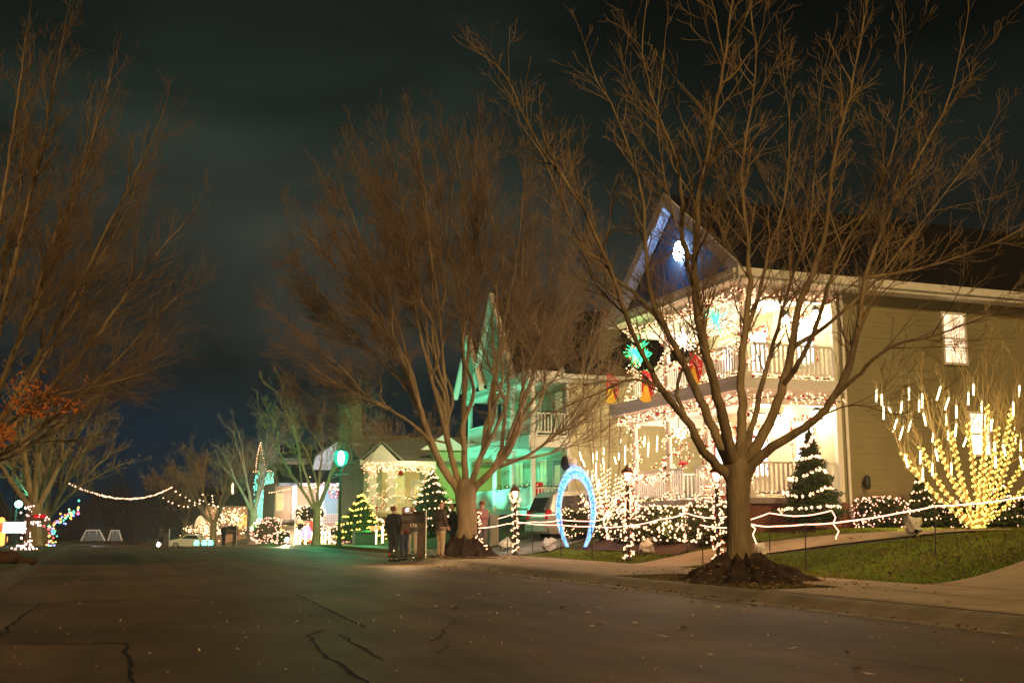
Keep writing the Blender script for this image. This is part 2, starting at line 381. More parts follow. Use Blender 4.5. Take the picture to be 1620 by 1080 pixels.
# lawn grass: real blades where the lawn is near
def inlawn(x, y):
    if x < 12.47+.05*math.sin(y*5)+.04*math.sin(y*13+1) or x > 24 or y > 33.6: return False
    if y < 14.84+.03*math.sin(x*7): return False
    for i in range(len(up)-1):            # walkway
        pass
    p = Vector((x, y))
    for r in rows:
        if (r[4]-p).length < 1.25:
            a, c = r[0], r[-1]; d = (c-a).normalized(); s = (p-a).dot(d)
            if -.02 < s < (c-a).length+.02 and abs((p-a).x*(-d.y)+(p-a).y*d.x) < .5: return False
    if y > 25.7 and x > 13.9: return False
    if x > 16.2 and y > 23.4: return False
    return True
def grass(name, n, x0, x1, y0, y1, ok, h, m, seed, label=None):
    r = random.Random(seed); V = []; k = 0
    for _ in range(n):
        x, y = r.uniform(x0, x1), r.uniform(y0, y1)
        if not ok(x, y): continue
        z = gz(x, y); a = r.uniform(0, 6.283); wd = r.uniform(.006, .012)*1.6; hh = h*r.uniform(.5, 1.3); dx, dy = math.cos(a)*wd, math.sin(a)*wd; t = r.uniform(-.04, .04), r.uniform(-.04, .04)
        V += [(x-dx, y-dy, z), (x+dx, y+dy, z), (x+t[0], y+t[1], z+hh)]
    me = bpy.data.meshes.new(name); me.from_pydata(V, [], [(3*i, 3*i+1, 3*i+2) for i in range(len(V)//3)]); me.materials.append(m)
    return tag(link(bpy.data.objects.new(name, me)), kind='stuff')
blade = mat('grass_blade', (.18, .29, .03), .8, .3, 1.1, col2=(.19, .17, .035))
grass('lawn_grass', 110000, 12.5, 22, 14.8, 33.6, inlawn, .05, blade, 1)
inverge = lambda x, y: 9.5 < x < 10.9 and (15.2 < y < 19.9 or 31.6 < y < 34 or 39.7 < y < 54)
grass('verge_grass', 26000, 9.4, 11, 14.8, 54, inverge, .045, mat('dry_blade', (.15, .12, .045), .85, .4, 2.0), 2)
def litter(name, n, reg, zf, m, size, seed):
    r = random.Random(seed); b = MB()
    for _ in range(n):
        x, y = reg(r); s = size*r.uniform(.5, 1.5); a = r.uniform(0, 6.28); c, sn = math.cos(a)*s, math.sin(a)*s; z = zf(x, y)
        b.add([(x-c, y-sn, z+.006), (x+sn*.5, y-c*.5, z+r.uniform(.004, .03)), (x+c, y+sn, z+r.uniform(.004, .03)), (x-sn*.5, y+c*.5, z+.004)], [(0, 1, 2, 3)])
    return tag(obj(name, b, m), kind='stuff')
litter('leaf_litter', 700, lambda r: (r.uniform(12.5, 20), 14.9+abs(r.gauss(0, 3))), lambda x, y: gz(x, y)+.03, M['litter'], .035, 3)
litter('leaf_litter', 500, lambda r: (9.05-abs(r.gauss(0, .35)), r.uniform(9, 34)), lambda x, y: rz(y)+.01, M['litter'], .035, 4)
litter('leaf_litter', 900, lambda r: (10.4+r.gauss(0, .8), r.choice((17.2+r.gauss(0, 1.6), 33.5+r.gauss(0, 2)))), lambda x, y: gz(x, y)+.04, M['litter'], .035, 5)
litter('leaf_litter', 420, lambda r: (B1.x+r.gauss(0, 1.0), B1.y+r.gauss(0, 1.0)), lambda x, y: gz(x, y)+.06+.42*max(0, 1-math.hypot(x-B1.x, y-B1.y)/1.75)**1.15, M['litter'], .03, 12)
litter('road_grit', 260, lambda r: (r.uniform(-1, 8.7), 6+abs(r.gauss(0, 10))), lambda x, y: rz(y)+.003, M['paper'], .014, 6)
litter('road_grit', 40, lambda r: (r.uniform(4, 8.8), r.uniform(7, 18)), lambda x, y: rz(y)+.003, M['paper'], .045, 8)
# far-off wood closing the street
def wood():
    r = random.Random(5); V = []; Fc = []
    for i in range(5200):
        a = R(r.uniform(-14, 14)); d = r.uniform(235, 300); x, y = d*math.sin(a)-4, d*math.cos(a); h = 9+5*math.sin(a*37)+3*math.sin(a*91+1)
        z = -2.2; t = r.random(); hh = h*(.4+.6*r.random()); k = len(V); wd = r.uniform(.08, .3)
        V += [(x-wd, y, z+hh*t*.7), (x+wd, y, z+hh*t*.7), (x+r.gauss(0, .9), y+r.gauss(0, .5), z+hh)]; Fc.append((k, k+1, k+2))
    me = bpy.data.meshes.new('wood'); me.from_pydata(V, [], Fc); me.materials.append(mat('far_bark_dimmed', (.025, .016, .012), .95, .4, .3))  # bark colour darkened to stand in for light fading with distance
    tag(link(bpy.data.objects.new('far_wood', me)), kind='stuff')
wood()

# ------------------------------------------------------------------ trees
class Seg:
    "thousands of thin three- or four-sided twigs, built at once"
    def __init__(s): s.a = []; s.b = []; s.ra = []; s.rb = []
    def line(s, pts, r0, r1):
        n = len(pts)-1
        for i in range(n):
            s.a.append(pts[i]); s.b.append(pts[i+1]); s.ra.append(r0+(r1-r0)*i/n); s.rb.append(r0+(r1-r0)*(i+1)/n)
    def mesh(s, name, loc, sides=3):
        A = np.array(s.a, float); B = np.array(s.b, float); ra = np.array(s.ra)[:, None]; rb = np.array(s.rb)[:, None]
        T = B-A; T /= np.maximum(np.linalg.norm(T, axis=1, keepdims=True), 1e-6)
        ref = np.where(np.abs(T[:, 2:3]) > .9, [[1., 0, 0]], [[0, 0, 1.]]); U = np.cross(T, ref); U /= np.linalg.norm(U, axis=1, keepdims=True); W = np.cross(T, U)
        V = []
        for k in range(sides):
            a = 2*math.pi*k/sides; D = U*math.cos(a)+W*math.sin(a); V.append(A+D*ra); V.append(B+D*rb)
        V = np.stack(V, 1)-np.array(loc); n = len(A); V = V.reshape(-1, 3)
        base = (np.arange(n)*2*sides)[:, None]
        q = [base+np.array([[2*k, 2*((k+1) % sides), 2*((k+1) % sides)+1, 2*k+1]]) for k in range(sides)]
        Q = np.stack(q, 1).reshape(-1, 4).astype(np.int32)
        me = bpy.data.meshes.new(name); me.vertices.add(len(V)); me.vertices.foreach_set('co', V.ravel().astype(np.float32))
        me.loops.add(Q.size); me.loops.foreach_set('vertex_index', Q.ravel()); me.polygons.add(len(Q))
        me.polygons.foreach_set('loop_start', np.arange(0, Q.size, 4, dtype=np.int32))
        me.update(calc_edges=True); me.shade_smooth(); return me
def grow(r, p, d, Ln, rad, lvl, S, cfg):
    "one branch and everything on it; d is a unit direction"
    n = 5 if lvl == 0 else (4 if lvl == 1 else 3); pts = [p.copy()]; dd = d.copy(); dirs = [dd.copy()]; q = p.copy()
    for i in range(n):
        dd = (dd+Vector((r.gauss(0, cfg['wob']), r.gauss(0, cfg['wob']), r.gauss(0, cfg['wob'])+cfg['up']))).normalized()
        q = q+dd*(Ln/n); pts.append(q.copy()); dirs.append(dd.copy())
    S.line(pts, rad, max(cfg['rmin'], rad*.3))
    if lvl >= cfg['lv']: return
    kids = max(1, int(Ln*cfg['dens'][lvl]*r.uniform(.8, 1.2)))
    for _ in range(kids):
        t = r.uniform(.18, 1); k = t*n; i = min(n-1, int(k)); pp = pts[i].lerp(pts[i+1], k-i); dr = dirs[i+1]
        side = Vector((r.gauss(0, 1), r.gauss(0, 1), r.gauss(0, 1))); side = (side-dr*side.dot(dr)).normalized(); an = R(r.uniform(*cfg['ang']))
        nd_ = (dr*math.cos(an)+side*math.sin(an)).normalized()
        grow(r, pp, nd_, Ln*r.uniform(*cfg['len'])*(1.15-.55*t), max(cfg['rmin'], rad*.55*(1-.5*t)), lvl+1, S, cfg)
def spline(pts, n=4):
    P = [Vector(p) for p in pts]; P = [P[0]*2-P[1]]+P+[P[-1]*2-P[-2]]; out = []
    for i in range(1, len(P)-2):
        for k in range(n):
            t = k/n; a, b, c, d = P[i-1:i+3]
            out.append(.5*((2*b)+(c-a)*t+(2*a-5*b+4*c-d)*t*t+(3*b-a-3*c+d)*t**3))
    out.append(P[-2]); return out
def dress(limbs, S, cfg, seed, centre):
    "side branches along limbs given as (points, r0, r1); centre: axis the crown opens away from"
    r = random.Random(seed)
    for pts, r0, r1, t0 in limbs:
        Ls = [0]
        for a, b in zip(pts, pts[1:]): Ls.append(Ls[-1]+(b-a).length)
        T = Ls[-1]; d = T*t0
        while d < T:
            i = max(j for j in range(len(pts)-1) if Ls[j] <= d); f = (d-Ls[i])/max(1e-6, Ls[i+1]-Ls[i]); p = pts[i].lerp(pts[i+1], f); dr = (pts[i+1]-pts[i]).normalized()
            out = (p-centre); out.z = 0; out = out.normalized() if out.length > .05 else Vector((1, 0, 0))
            side = Vector((r.gauss(0, 1), r.gauss(0, 1), r.gauss(0, .7)))+out*cfg.get('out', .5); side = (side-dr*side.dot(dr)).normalized(); an = R(r.uniform(*cfg['ang']))
            frac = d/T; rr = r0+(r1-r0)*frac
            grow(r, p, (dr*math.cos(an)+side*math.sin(an)).normalized(), cfg['L0']*r.uniform(.45, 1.1)*(1.1-.62*frac), min(rr*.5, cfg['r0'])*r.uniform(.6, 1), 0, S, cfg)
            d += cfg['gap']*r.uniform(.5, 1.5)
        grow(r, pts[-1], (pts[-1]-pts[-2]).normalized(), cfg['L0']*.55, r1, 0, S, cfg)
def flare(b, c, R0, h, trunk_r, roots, seed, n=120):
    r = random.Random(seed); ph = [r.uniform(0, 6.28) for _ in range(12)]; prof = 22; vs = []
    ra = [(2*math.pi*(i+r.uniform(-.35, .35))/roots, r.uniform(.75, 1.15), r.uniform(.10, .2), r.uniform(-.5, .5)) for i in range(roots)]
    for j in range(prof+1):
        t = j/prof
        for i in range(n):
            a = 2*math.pi*i/n; ridge = max(g*math.exp(-((((a-x-cv*t*t+9.4248) % 6.2832)-3.1416)/(wd*(1.1-.35*t)))**2) for x, g, wd, cv in ra)
            nz = .5*math.sin(9*a+ph[1]+11*t)+.5*math.sin(17*a+ph[2]-13*t)+.4*math.sin(29*a+ph[3]+19*t)+.4*math.sin(41*a+ph[4]-7*t)
            rad = trunk_r*.98+(R0-trunk_r)*t**1.3*(.74+.24*ridge+.06*math.sin(3*a+ph[0])+.03*math.sin(7*a+ph[5]))
            z = h*(.55*(1-t)**3+.45*(1-t)**1.05)*(.8+.2*ridge)+ridge*.17*math.sin(math.pi*min(1, t*1.05+.05))*(1-t*.55)+.04*nz*math.sin(math.pi*min(1, t*1.15))
            vs.append((c.x+rad*math.cos(a)*(.70+.30*(1-t) if math.cos(a) < 0 else 1), c.y+rad*math.sin(a), c.z+z-.02-.07*t*t))
    b.smooth = True
    b.add(vs, [(j*n+i, (j+1)*n+i, (j+1)*n+(i+1) % n, j*n+(i+1) % n) for j in range(prof) for i in range(n)]); return b
def hero(name, base, trunk, limbs, cfg, label, seed, crownmat, barkmat, mound, lid=None, w0=None):
    t = thing(name, base, label, 'tree'); b = MB(); b.smooth = True; S = Seg(); LL = []
    tp = spline([p for p, _ in trunk], 4); n = len(tp); tr = [x for _, x in trunk]
    rad = [np.interp(i/(n-1), [k/(len(tr)-1) for k in range(len(tr))], tr) for i in range(n)]
    rr = random.Random(seed+1); b.tube(tp, [x*rr.uniform(.97, 1.03) for x in rad], 14)
    for pts, r0, r1 in limbs:
        sp_ = spline(pts, 4); m = len(sp_)
        sp_ = [p+Vector((rr.gauss(0, .012), rr.gauss(0, .012), 0))*min(1, i/3) for i, p in enumerate(sp_)]
        rad = [r1+(r0*.8-r1)*(1-i/(m-1))**1.25 for i in range(m)]
        b.tube(sp_, rad, 9 if r0 > .05 else 6); LL.append((sp_, r0, r1, cfg.get('t0', .28)))
    dress(LL, S, cfg, seed, base)
    tk = obj('trunk', b, barkmat, t)
    if mound:
        fb = MB(); flare(fb, base, *mound, seed=seed); obj('root_flare', fb, M['root'], tk)
    me = S.mesh('crown', base); me.materials.append(crownmat); c = link(bpy.data.objects.new('crown', me)); c.parent = t
    print('SEG', name, label[:30], len(S.a))
    return t, LL, len(S.a)

# big tree on the right
B1 = Vector((10.45, 17.1, gz(10.45, 17.1))); W1 = B1.dot(FWD)
def P1(x, y, d=0): return at(x, y, W1+d)
tr1 = [(B1+Vector((0, 0, .0)), .36), (P1(1173, 885), .28), (P1(1170, 850), .222), (P1(1168, 800), .205), (P1(1168, 768), .22), (P1(1169, 742), .22), (P1(1169, 728), .16), (P1(1169, 722), .02)]
L1 = [
 ([P1(1166, 785), P1(1152, 752), P1(1130, 733, -.1), P1(1108, 705, -.3), P1(1092, 672, -.5), P1(1070, 645, -.7), P1(1045, 612, -.9), P1(1018, 565, -1.1), P1(995, 510, -1.4), P1(970, 440, -1.6), P1(930, 345, -1.8), P1(885, 275, -2), P1(845, 215, -2.1), P1(800, 120, -2.2)], .13, .012),
 ([P1(1085, 660, -.55), P1(1072, 625, -.4), P1(1075, 590, -.3), P1(1092, 568, -.2), P1(1100, 555, -.1)], .05, .02),
 ([P1(1045, 612, -.9), P1(1000, 600, -1.3), P1(950, 620, -1.6), P1(900, 640, -2), P1(850, 668, -2.2)], .035, .008),
 ([P1(1167, 785), P1(1158, 742), P1(1138, 700, .3), P1(1118, 655, .5), P1(1098, 610, .8), P1(1075, 560, 1), P1(1050, 515, 1.2), P1(1030, 470, 1.4), P1(1022, 400, 1.6), P1(1018, 320, 1.7), P1(1000, 250, 1.8), P1(975, 180, 1.9), P1(940, 120, 2)], .14, .012),
 ([P1(1050, 515, 1.2), P1(1010, 470, 1.7), P1(960, 430, 2.2), P1(905, 360, 2.6), P1(860, 250, 3), P1(825, 200, 3.2)], .06, .01),
 ([P1(1168, 785), P1(1164, 740), P1(1150, 690, -.3), P1(1140, 640, -.6), P1(1125, 585, -.9), P1(1108, 520, -1.2), P1(1098, 450, -1.4), P1(1103, 370, -1.5), P1(1110, 290, -1.6), P1(1128, 200, -1.7), P1(1143, 105, -1.8), P1(1160, 0, -1.9), P1(1175, -80, -1.9)], .15, .014),
 ([P1(1098, 450, -1.4), P1(1080, 380, -1.7), P1(1078, 300, -1.9), P1(1062, 230, -2), P1(1030, 150, -2.1), P1(1015, 60, -2.2)], .06, .01),
 ([P1(1169, 785), P1(1171, 740), P1(1172, 690, .1), P1(1174, 640, .2), P1(1172, 590, .4), P1(1178, 530, .5), P1(1186, 460, .6), P1(1184, 395, .7), P1(1174, 300, .8), P1(1180, 210, .9), P1(1195, 120, 1), P1(1190, 20, 1)], .145, .012),
 ([P1(1178, 530, .5), P1(1200, 470, .9), P1(1215, 400, 1.3), P1(1240, 320, 1.6), P1(1250, 220, 1.8), P1(1240, 120, 2)], .06, .01),
 ([P1(1170, 785), P1(1178, 740), P1(1200, 700, .1), P1(1222, 655, .2), P1(1238, 610, .3), P1(1252, 550, .35), P1(1262, 490, .4), P1(1285, 430, .5), P1(1305, 370, .6), P1(1312, 300, .7), P1(1325, 220, .7), P1(1344, 155, .8), P1(1362, 60, .8), P1(1375, -20, .8)], .15, .013),
 ([P1(1238, 610, .3), P1(1262, 575, -.1), P1(1290, 520, -.5), P1(1310, 455, -.9), P1(1340, 380, -1.2), P1(1390, 300, -1.5), P1(1420, 200, -1.8), P1(1435, 90, -2)], .07, .01),
 ([P1(1171, 788), P1(1186, 742), P1(1215, 712, -.2), P1(1250, 690, -.4), P1(1290, 662, -.6), P1(1318, 630, -.8), P1(1345, 575, -1), P1(1360, 500, -1.1), P1(1368, 440, -1.2), P1(1392, 375, -1.3), P1(1425, 300, -1.4), P1(1465, 230, -1.5), P1(1500, 160, -1.5), P1(1525, 60, -1.5)], .13, .011),
 ([P1(1318, 630, -.8), P1(1360, 590, -1.2), P1(1410, 548, -1.6), P1(1480, 530, -2), P1(1560, 500, -2.4), P1(1620, 478, -2.7)], .05, .008),
 ([P1(1368, 440, -1.2), P1(1430, 430, -1), P1(1500, 412, -.8), P1(1600, 372, -.6), P1(1660, 330, -.5)], .04, .008),
 ([P1(1252, 550, .35), P1(1300, 520, .9), P1(1360, 470, 1.4), P1(1430, 390, 1.8), P1(1500, 300, 2.2), P1(1560, 220, 2.5)], .06, .009),
 ([P1(1170, 780), P1(1175, 735), P1(1190, 680, .5), P1(1205, 610, 1), P1(1225, 540, 1.5), P1(1250, 450, 2), P1(1280, 350, 2.3), P1(1290, 240, 2.5), P1(1300, 120, 2.6)], .10, .01),
 ([P1(1168, 780), P1(1160, 740), P1(1140, 660, .9), P1(1120, 560, 1.5), P1(1100, 440, 2), P1(1060, 320, 2.3), P1(1040, 200, 2.5), P1(1050, 80, 2.6)], .08, .01),
 ([P1(1290, 662, -.6), P1(1350, 640, -1), P1(1420, 655, -1.3), P1(1450, 640, -1.5)], .022, .006),
]
CF1 = dict(wob=.12, up=.08, lv=2, dens=(4.2, 6.2), ang=(20, 48), len=(.36, .62), rmin=.0040, L0=2.2, r0=.024, gap=.24, out=.5)
hero('deciduous_tree', B1, tr1, L1, CF1, 'big bare tree at the right on a dark root mound before the lit house', 11, M['twig'], M['bark'], (1.75, .52, .29, 13))

# dense tree in the middle
B2 = Vector((10.75, 34.0, gz(10.75, 34))); W2 = B2.dot(FWD)
def P2(x, y, d=0): return at(x, y, W2+d)
tr2 = [(B2, .55), (P2(737, 862), .40), (P2(739, 835), .32), (P2(738, 810), .31), (P2(737, 790), .335), (P2(737, 772), .33), (P2(737, 760), .22), (P2(737, 755), .03)]
def fan(x0, y0, x1, y1, d1, r0, bend=.5, seed=0):
    r = random.Random(seed*7+int(x1)); pts = []
    for i in range(8):
        t = i/7; x = x0+(x1-x0)*t**(.75 if bend else 1); y = y0+(y1-y0)*t
        pts.append(P2(x+r.gauss(0, 4)*t, y, d1*t**.8))
    return (pts, r0, .012)
L2 = [
 ([P2(735, 805), P2(724, 775), P2(700, 738), P2(683, 700, -.2), P2(668, 655, -.4), P2(650, 600, -.6), P2(615, 530, -.8), P2(570, 470, -1), P2(520, 410, -1.1), P2(480, 350, -1.2)], .2, .012),
 ([P2(736, 805), P2(729, 772), P2(716, 730, .2), P2(708, 690, .4), P2(706, 640, .5), P2(700, 560, .6), P2(690, 450, .8), P2(672, 340, .9), P2(660, 240, 1)], .17, .012),
 ([P2(737, 805), P2(738, 770), P2(735, 720), P2(733, 660, -.4), P2(738, 580, -.6), P2(748, 480, -.8), P2(752, 380, -.9), P2(745, 250, -1)], .18, .012),
 ([P2(738, 805), P2(744, 772), P2(760, 725, .3), P2(774, 680, .6), P2(785, 600, .9), P2(800, 500, 1.1), P2(818, 400, 1.2), P2(830, 280, 1.2)], .17, .012),
 ([P2(739, 805), P2(749, 775), P2(778, 745, -.3), P2(805, 705, -.6), P2(822, 655, -.8), P2(845, 590, -1), P2(872, 510, -1.2), P2(895, 420, -1.3), P2(905, 330, -1.4)], .18, .012),
 ([P2(790, 738, -.3), P2(835, 720, -.8), P2(880, 688, -1.2), P2(925, 650, -1.5), P2(955, 610, -1.7)], .08, .01),
 ([P2(800, 728, -.3), P2(850, 722, .2), P2(905, 705, .6), P2(945, 690, .9), P2(985, 650, 1.2)], .06, .01),
 ([P2(683, 700, -.2), P2(650, 668, -.6), P2(600, 640, -1), P2(540, 610, -1.4), P2(480, 570, -1.7)], .08, .01),
 ([P2(668, 655, -.4), P2(630, 600, 0), P2(580, 550, .5), P2(525, 500, .9), P2(470, 460, 1.2)], .07, .01),
 ([P2(705, 700, .4), P2(650, 690, .8), P2(590, 700, 1.2), P2(530, 690, 1.5)], .045, .008),
]
def fork(mains, x1, y1, d1, r0, P, W, seed):
    "secondary limb that leaves the nearest main limb part-way up"
    r = random.Random(seed*31+int(x1*3+y1)); tgt = P(x1, y1, d1)
    best = sorted(mains, key=lambda m: (m[0][-1]-tgt).length*r.uniform(.7, 1.3))[0]; sp_ = spline(best[0], 4); n = len(sp_); k = int(n*r.uniform(.20, .48)); a = sp_[k]; tan = (sp_[min(k+2, n-1)]-sp_[k]).normalized()
    L_ = (tgt-a).length; c1 = a+tan*L_*.32; pts = [a]
    for i in range(1, 8):
        t = i/7; q = a.lerp(c1, t).lerp(c1.lerp(tgt, t), t); kk = .024*L_*(1-abs(2*t-1))
        pts.append(q+Vector((r.gauss(0, kk), r.gauss(0, kk), r.gauss(0, kk*.6))))
    rm = best[2]+(best[1]*.8-best[2])*(1-k/n)**1.25
    return (pts, min(r0, rm*.85)/.8, .010)
L2M = list(L2)
L2 += [fork(L2M, x, y, d, r, P2, W2, 3) for x, y, d, r in ((560, 250, 2.2, .11), (610, 220, -2.4, .11), (640, 330, 3.0, .09), (700, 210, -2.6, .12), (720, 230, 3.2, .1), (790, 230, -2.8, .12), (850, 330, 2.8, .1), (880, 300, -2.2, .1), (920, 430, 2, .09), (520, 300, -1.5, .1), (500, 480, 2.8, .09), (940, 500, -2.4, .08), (770, 260, 2.2, .1), (590, 380, -3.2, .09), (820, 420, -3.4, .09), (480, 420, .4, .08), (445, 500, -1, .08), (455, 400, 1.4, .08), (540, 290, .6, .09), (470, 610, .6, .06), (955, 560, .8, .07), (930, 380, .6, .08), (900, 640, 3.2, .06), (640, 520, 4.2, .08), (800, 560, 4.2, .08), (560, 600, 3.4, .07), (680, 400, -4, .09), (780, 480, -4.4, .08), (620, 560, -4, .07), (570, 225, -1, .07), (650, 195, 1, .07), (755, 205, -.5, .07), (690, 260, 3, .07), (830, 250, 1.5, .07), (520, 350, 3, .07), (880, 370, -3, .07), (960, 470, -.5, .06), (750, 350, 4.4, .07), (600, 300, -3.6, .07))]
CF2 = dict(wob=.065, up=.075, lv=2, dens=(5.0, 6.4), ang=(16, 46), len=(.38, .68), rmin=.0040, L0=2.2, r0=.022, gap=.135, out=1.1, t0=.42)
hero('deciduous_tree', B2, tr2, L2, CF2, 'broad bare tree with dense fine-twigged crown, people standing at its foot', 23, M['barkred'], M['bark'], (1.45, .75, .44, 9))

# tall tree at the left edge, its trunk just outside the picture
B3 = Vector((-3.75, 31.5, gz(-3.75, 31.5))); W3 = B3.dot(FWD)
def P3(x, y, d=0): return at(x, y, W3+d)
tr3 = [(B3, .5), (B3+Vector((0, 0, .5)), .36), (B3+Vector((0, 0, 1.6)), .33), (P3(-75, 745), .34), (P3(-75, 728), .2), (P3(-75, 722), .02)]
def fan3(x1, y1, d, r, k=.8):
    rr = random.Random(int(x1*3+y1)); pts = []
    for i in range(8):
        t = i/7; pts.append(P3(-75+(x1+75)*t**k+rr.gauss(0, 4)*t, 750+(y1-750)*t, d*t**.8))
    return (pts, r, .012)
L3 = [fan3(*a) for a in ((290, 350, .3, .13), (250, 200, -1, .14), (180, 120, 1.2, .14), (100, 60, -1.5, .15), (40, 60, 1, .16), (-40, 30, -.5, .16), (-120, 60, 1.5, .14), (-220, 150, -1, .13), (-300, 300, 1, .12), (220, 300, 2, .12), (140, 220, -2.4, .12), (60, 140, 2.6, .12), (280, 470, -1.2, .11, .7), (230, 560, .8, .09, .65), (-360, 480, 0, .1))]
L3 += [([P3(-75, 760), P3(-20, 700, -.5), P3(30, 655, -.8), P3(80, 628, -1), P3(150, 612, -1.2), P3(230, 590, -1.4)], .09, .01)]
CF3 = dict(CF2, gap=.15, t0=.34, dens=(4.8, 5.6), L0=2.4, rmin=.0034)
t3, _, _ = hero('deciduous_tree', B3, tr3, L3, CF3, 'tall bare tree filling the left edge, orange dead leaves on its low branches', 37, M['barkred'], M['bark'], None)
b = MB(); r = random.Random(4)
for cx, cyy, sx, sy, n in ((25, 600, 30, 18, 26), (60, 618, 28, 14, 60), (95, 630, 25, 12, 70), (45, 640, 25, 12, 60), (75, 650, 30, 7, 60), (125, 640, 15, 10, 26), (10, 680, 14, 10, 45), (30, 685, 10, 10, 40), (5, 705, 10, 5, 14), (150, 600, 16, 9, 8), (-30, 660, 40, 25, 80)):
    for _ in range(n): b.leaf(P3(cx-14+r.gauss(0, sx*.6), cyy+r.gauss(0, sy*.7), -1+r.gauss(0, .4)), r.uniform(.05, .10), r)
obj('dead_leaves', b, M['deadleaf'], t3, kind='stuff')

# smaller street trees, grown whole
def small(name, base, h, spread, label, seed, cm, bm, group=None, stems=5, trunk=.28, dens=(3.6, 5), rmin=.0075, lean=0, fork=.2):
    r = random.Random(seed); base = Vector(base); fk = base+Vector((0, 0, h*fork)); limbs = []
    for i in range(stems):
        a = 2*math.pi*(i+r.uniform(-.3, .3))/stems; sp_ = spread*(1.0 if i % 2 else .62)*r.uniform(.8, 1.1); top = h*(.72 if i % 2 else .9)*r.uniform(.9, 1.05)
        pts = []
        for k in range(6):
            t = k/5; pts.append(fk-Vector((0, 0, .25*(k == 0)))+Vector((math.cos(a)*sp_*t**.85+r.gauss(0, .1)*t, math.sin(a)*sp_*t**.85+r.gauss(0, .1)*t, (top-h*fork)*t)))
        limbs.append((pts, trunk*.52, .014))
        for q in range(2):
            kq = 1+q+r.randint(0, 1); a2 = a+r.choice((-1, 1))*r.uniform(.5, 1.1); s0 = pts[kq]; ln = (pts[-1]-s0); rad_ = math.hypot(ln.x, ln.y)+spread*.25
            e2 = s0+Vector((math.cos(a2)*rad_*r.uniform(.6, 1), math.sin(a2)*rad_*r.uniform(.6, 1), ln.z*r.uniform(.65, .98))); md = s0.lerp(e2, .5)+Vector((r.gauss(0, .15), r.gauss(0, .15), .12*ln.z))
            limbs.append(([s0, s0.lerp(md, .5)+Vector((0, 0, .05*ln.z)), md, md.lerp(e2, .5)+Vector((r.gauss(0, .1), r.gauss(0, .1), .06*ln.z)), e2], trunk*.30, .012))
    tr = [(base, trunk*1.35), (base+Vector((0, 0, .35)), trunk*.95), (base+Vector((0, 0, h*fork*.7)), trunk*.85), (fk+Vector((0, 0, .1)), trunk*.85), (fk+Vector((0, 0, .32)), trunk*.4), (fk+Vector((0, 0, .4)), .02)]
    cfg = dict(wob=.13, up=.08, lv=2, dens=dens, ang=(22, 50), len=(.34, .56), rmin=rmin, L0=h*.22, r0=.03, gap=.34, out=.5)
    t, _, _ = hero(name, base, tr, limbs, cfg, label, seed, cm, bm, None)
    if group: t['group'] = group
    return t
def gp(x, y): return (x, y, gz(x, y))
def xat(px, X):               # along the right-hand verge: place a trunk at photo column px
    d = ray(px, 850); return gp(X, X*d.y/d.x)
small('deciduous_tree', xat(500, 10.5), 9.8, 4.0, 'bare forked street tree before the house with the pale blue porch wall', 51, M['twig'], M['bark'], trunk=.23, stems=5)
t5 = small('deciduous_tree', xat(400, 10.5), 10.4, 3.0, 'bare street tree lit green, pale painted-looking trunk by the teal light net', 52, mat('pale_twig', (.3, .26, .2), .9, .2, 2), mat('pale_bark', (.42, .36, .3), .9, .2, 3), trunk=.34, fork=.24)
small('deciduous_tree', xat(337, 10.3), 11.5, 4.6, 'dark bare tree standing before the far lights with orange arch', 53, M['twig'], M['bark'], trunk=.4, stems=5, rmin=.013)
small('deciduous_tree', xat(293, 10.3), 13.5, 4.6, 'bare forked tree beside the far white car', 54, M['twig'], M['bark'], trunk=.42, stems=5, rmin=.016)
lt = small('deciduous_tree', gp(-3.6, 62.5), 9.5, 4.0, 'bare tree at the left kerb behind the pink-lit post', 55, M['twig'], M['bark'], trunk=.42, stems=5, rmin=.011)
lt2 = small('deciduous_tree', gp(-3.3, 68.5), 8.8, 4.4, 'bare tree at the left with coloured lights round its foot', 56, M['twig'], M['bark'], trunk=.32, stems=8, rmin=.012)
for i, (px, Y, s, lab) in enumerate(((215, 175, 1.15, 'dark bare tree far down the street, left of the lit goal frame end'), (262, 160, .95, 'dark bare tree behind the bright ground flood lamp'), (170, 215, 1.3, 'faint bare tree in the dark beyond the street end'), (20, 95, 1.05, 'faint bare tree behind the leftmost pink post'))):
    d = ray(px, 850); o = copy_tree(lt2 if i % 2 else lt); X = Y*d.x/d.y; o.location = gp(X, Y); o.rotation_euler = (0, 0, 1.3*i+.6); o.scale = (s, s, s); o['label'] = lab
    for ch in o.children: ch.data = ch.data.copy(); ch.data.materials.clear(); ch.data.materials.append(mat('far_bark_unlit', (.05, .032, .02), .95, .3, 1))  # near-black bark colour replaces the weaker light on these distant trees
# backyard trees whose crowns show above the cottage roofs
for i, (px, Y, X, s, lab) in enumerate(((640, 88, None, 1.25, 'dark bare tree behind the green cottage roof'), (590, 100, None, 1.2, 'dark bare tree behind the ridge of the green cottage, left one'), (455, 130, None, 1.3, 'dark bare tree behind the gable outlined in lights'))):
    d = ray(px, 800); o = copy_tree(lt if i % 2 else lt2); X = Y*d.x/d.y; o.location = (X, Y, gz(X, Y)); o.rotation_euler = (0, 0, 2.1*i+.3); o.scale = (s, s, s); o['label'] = lab
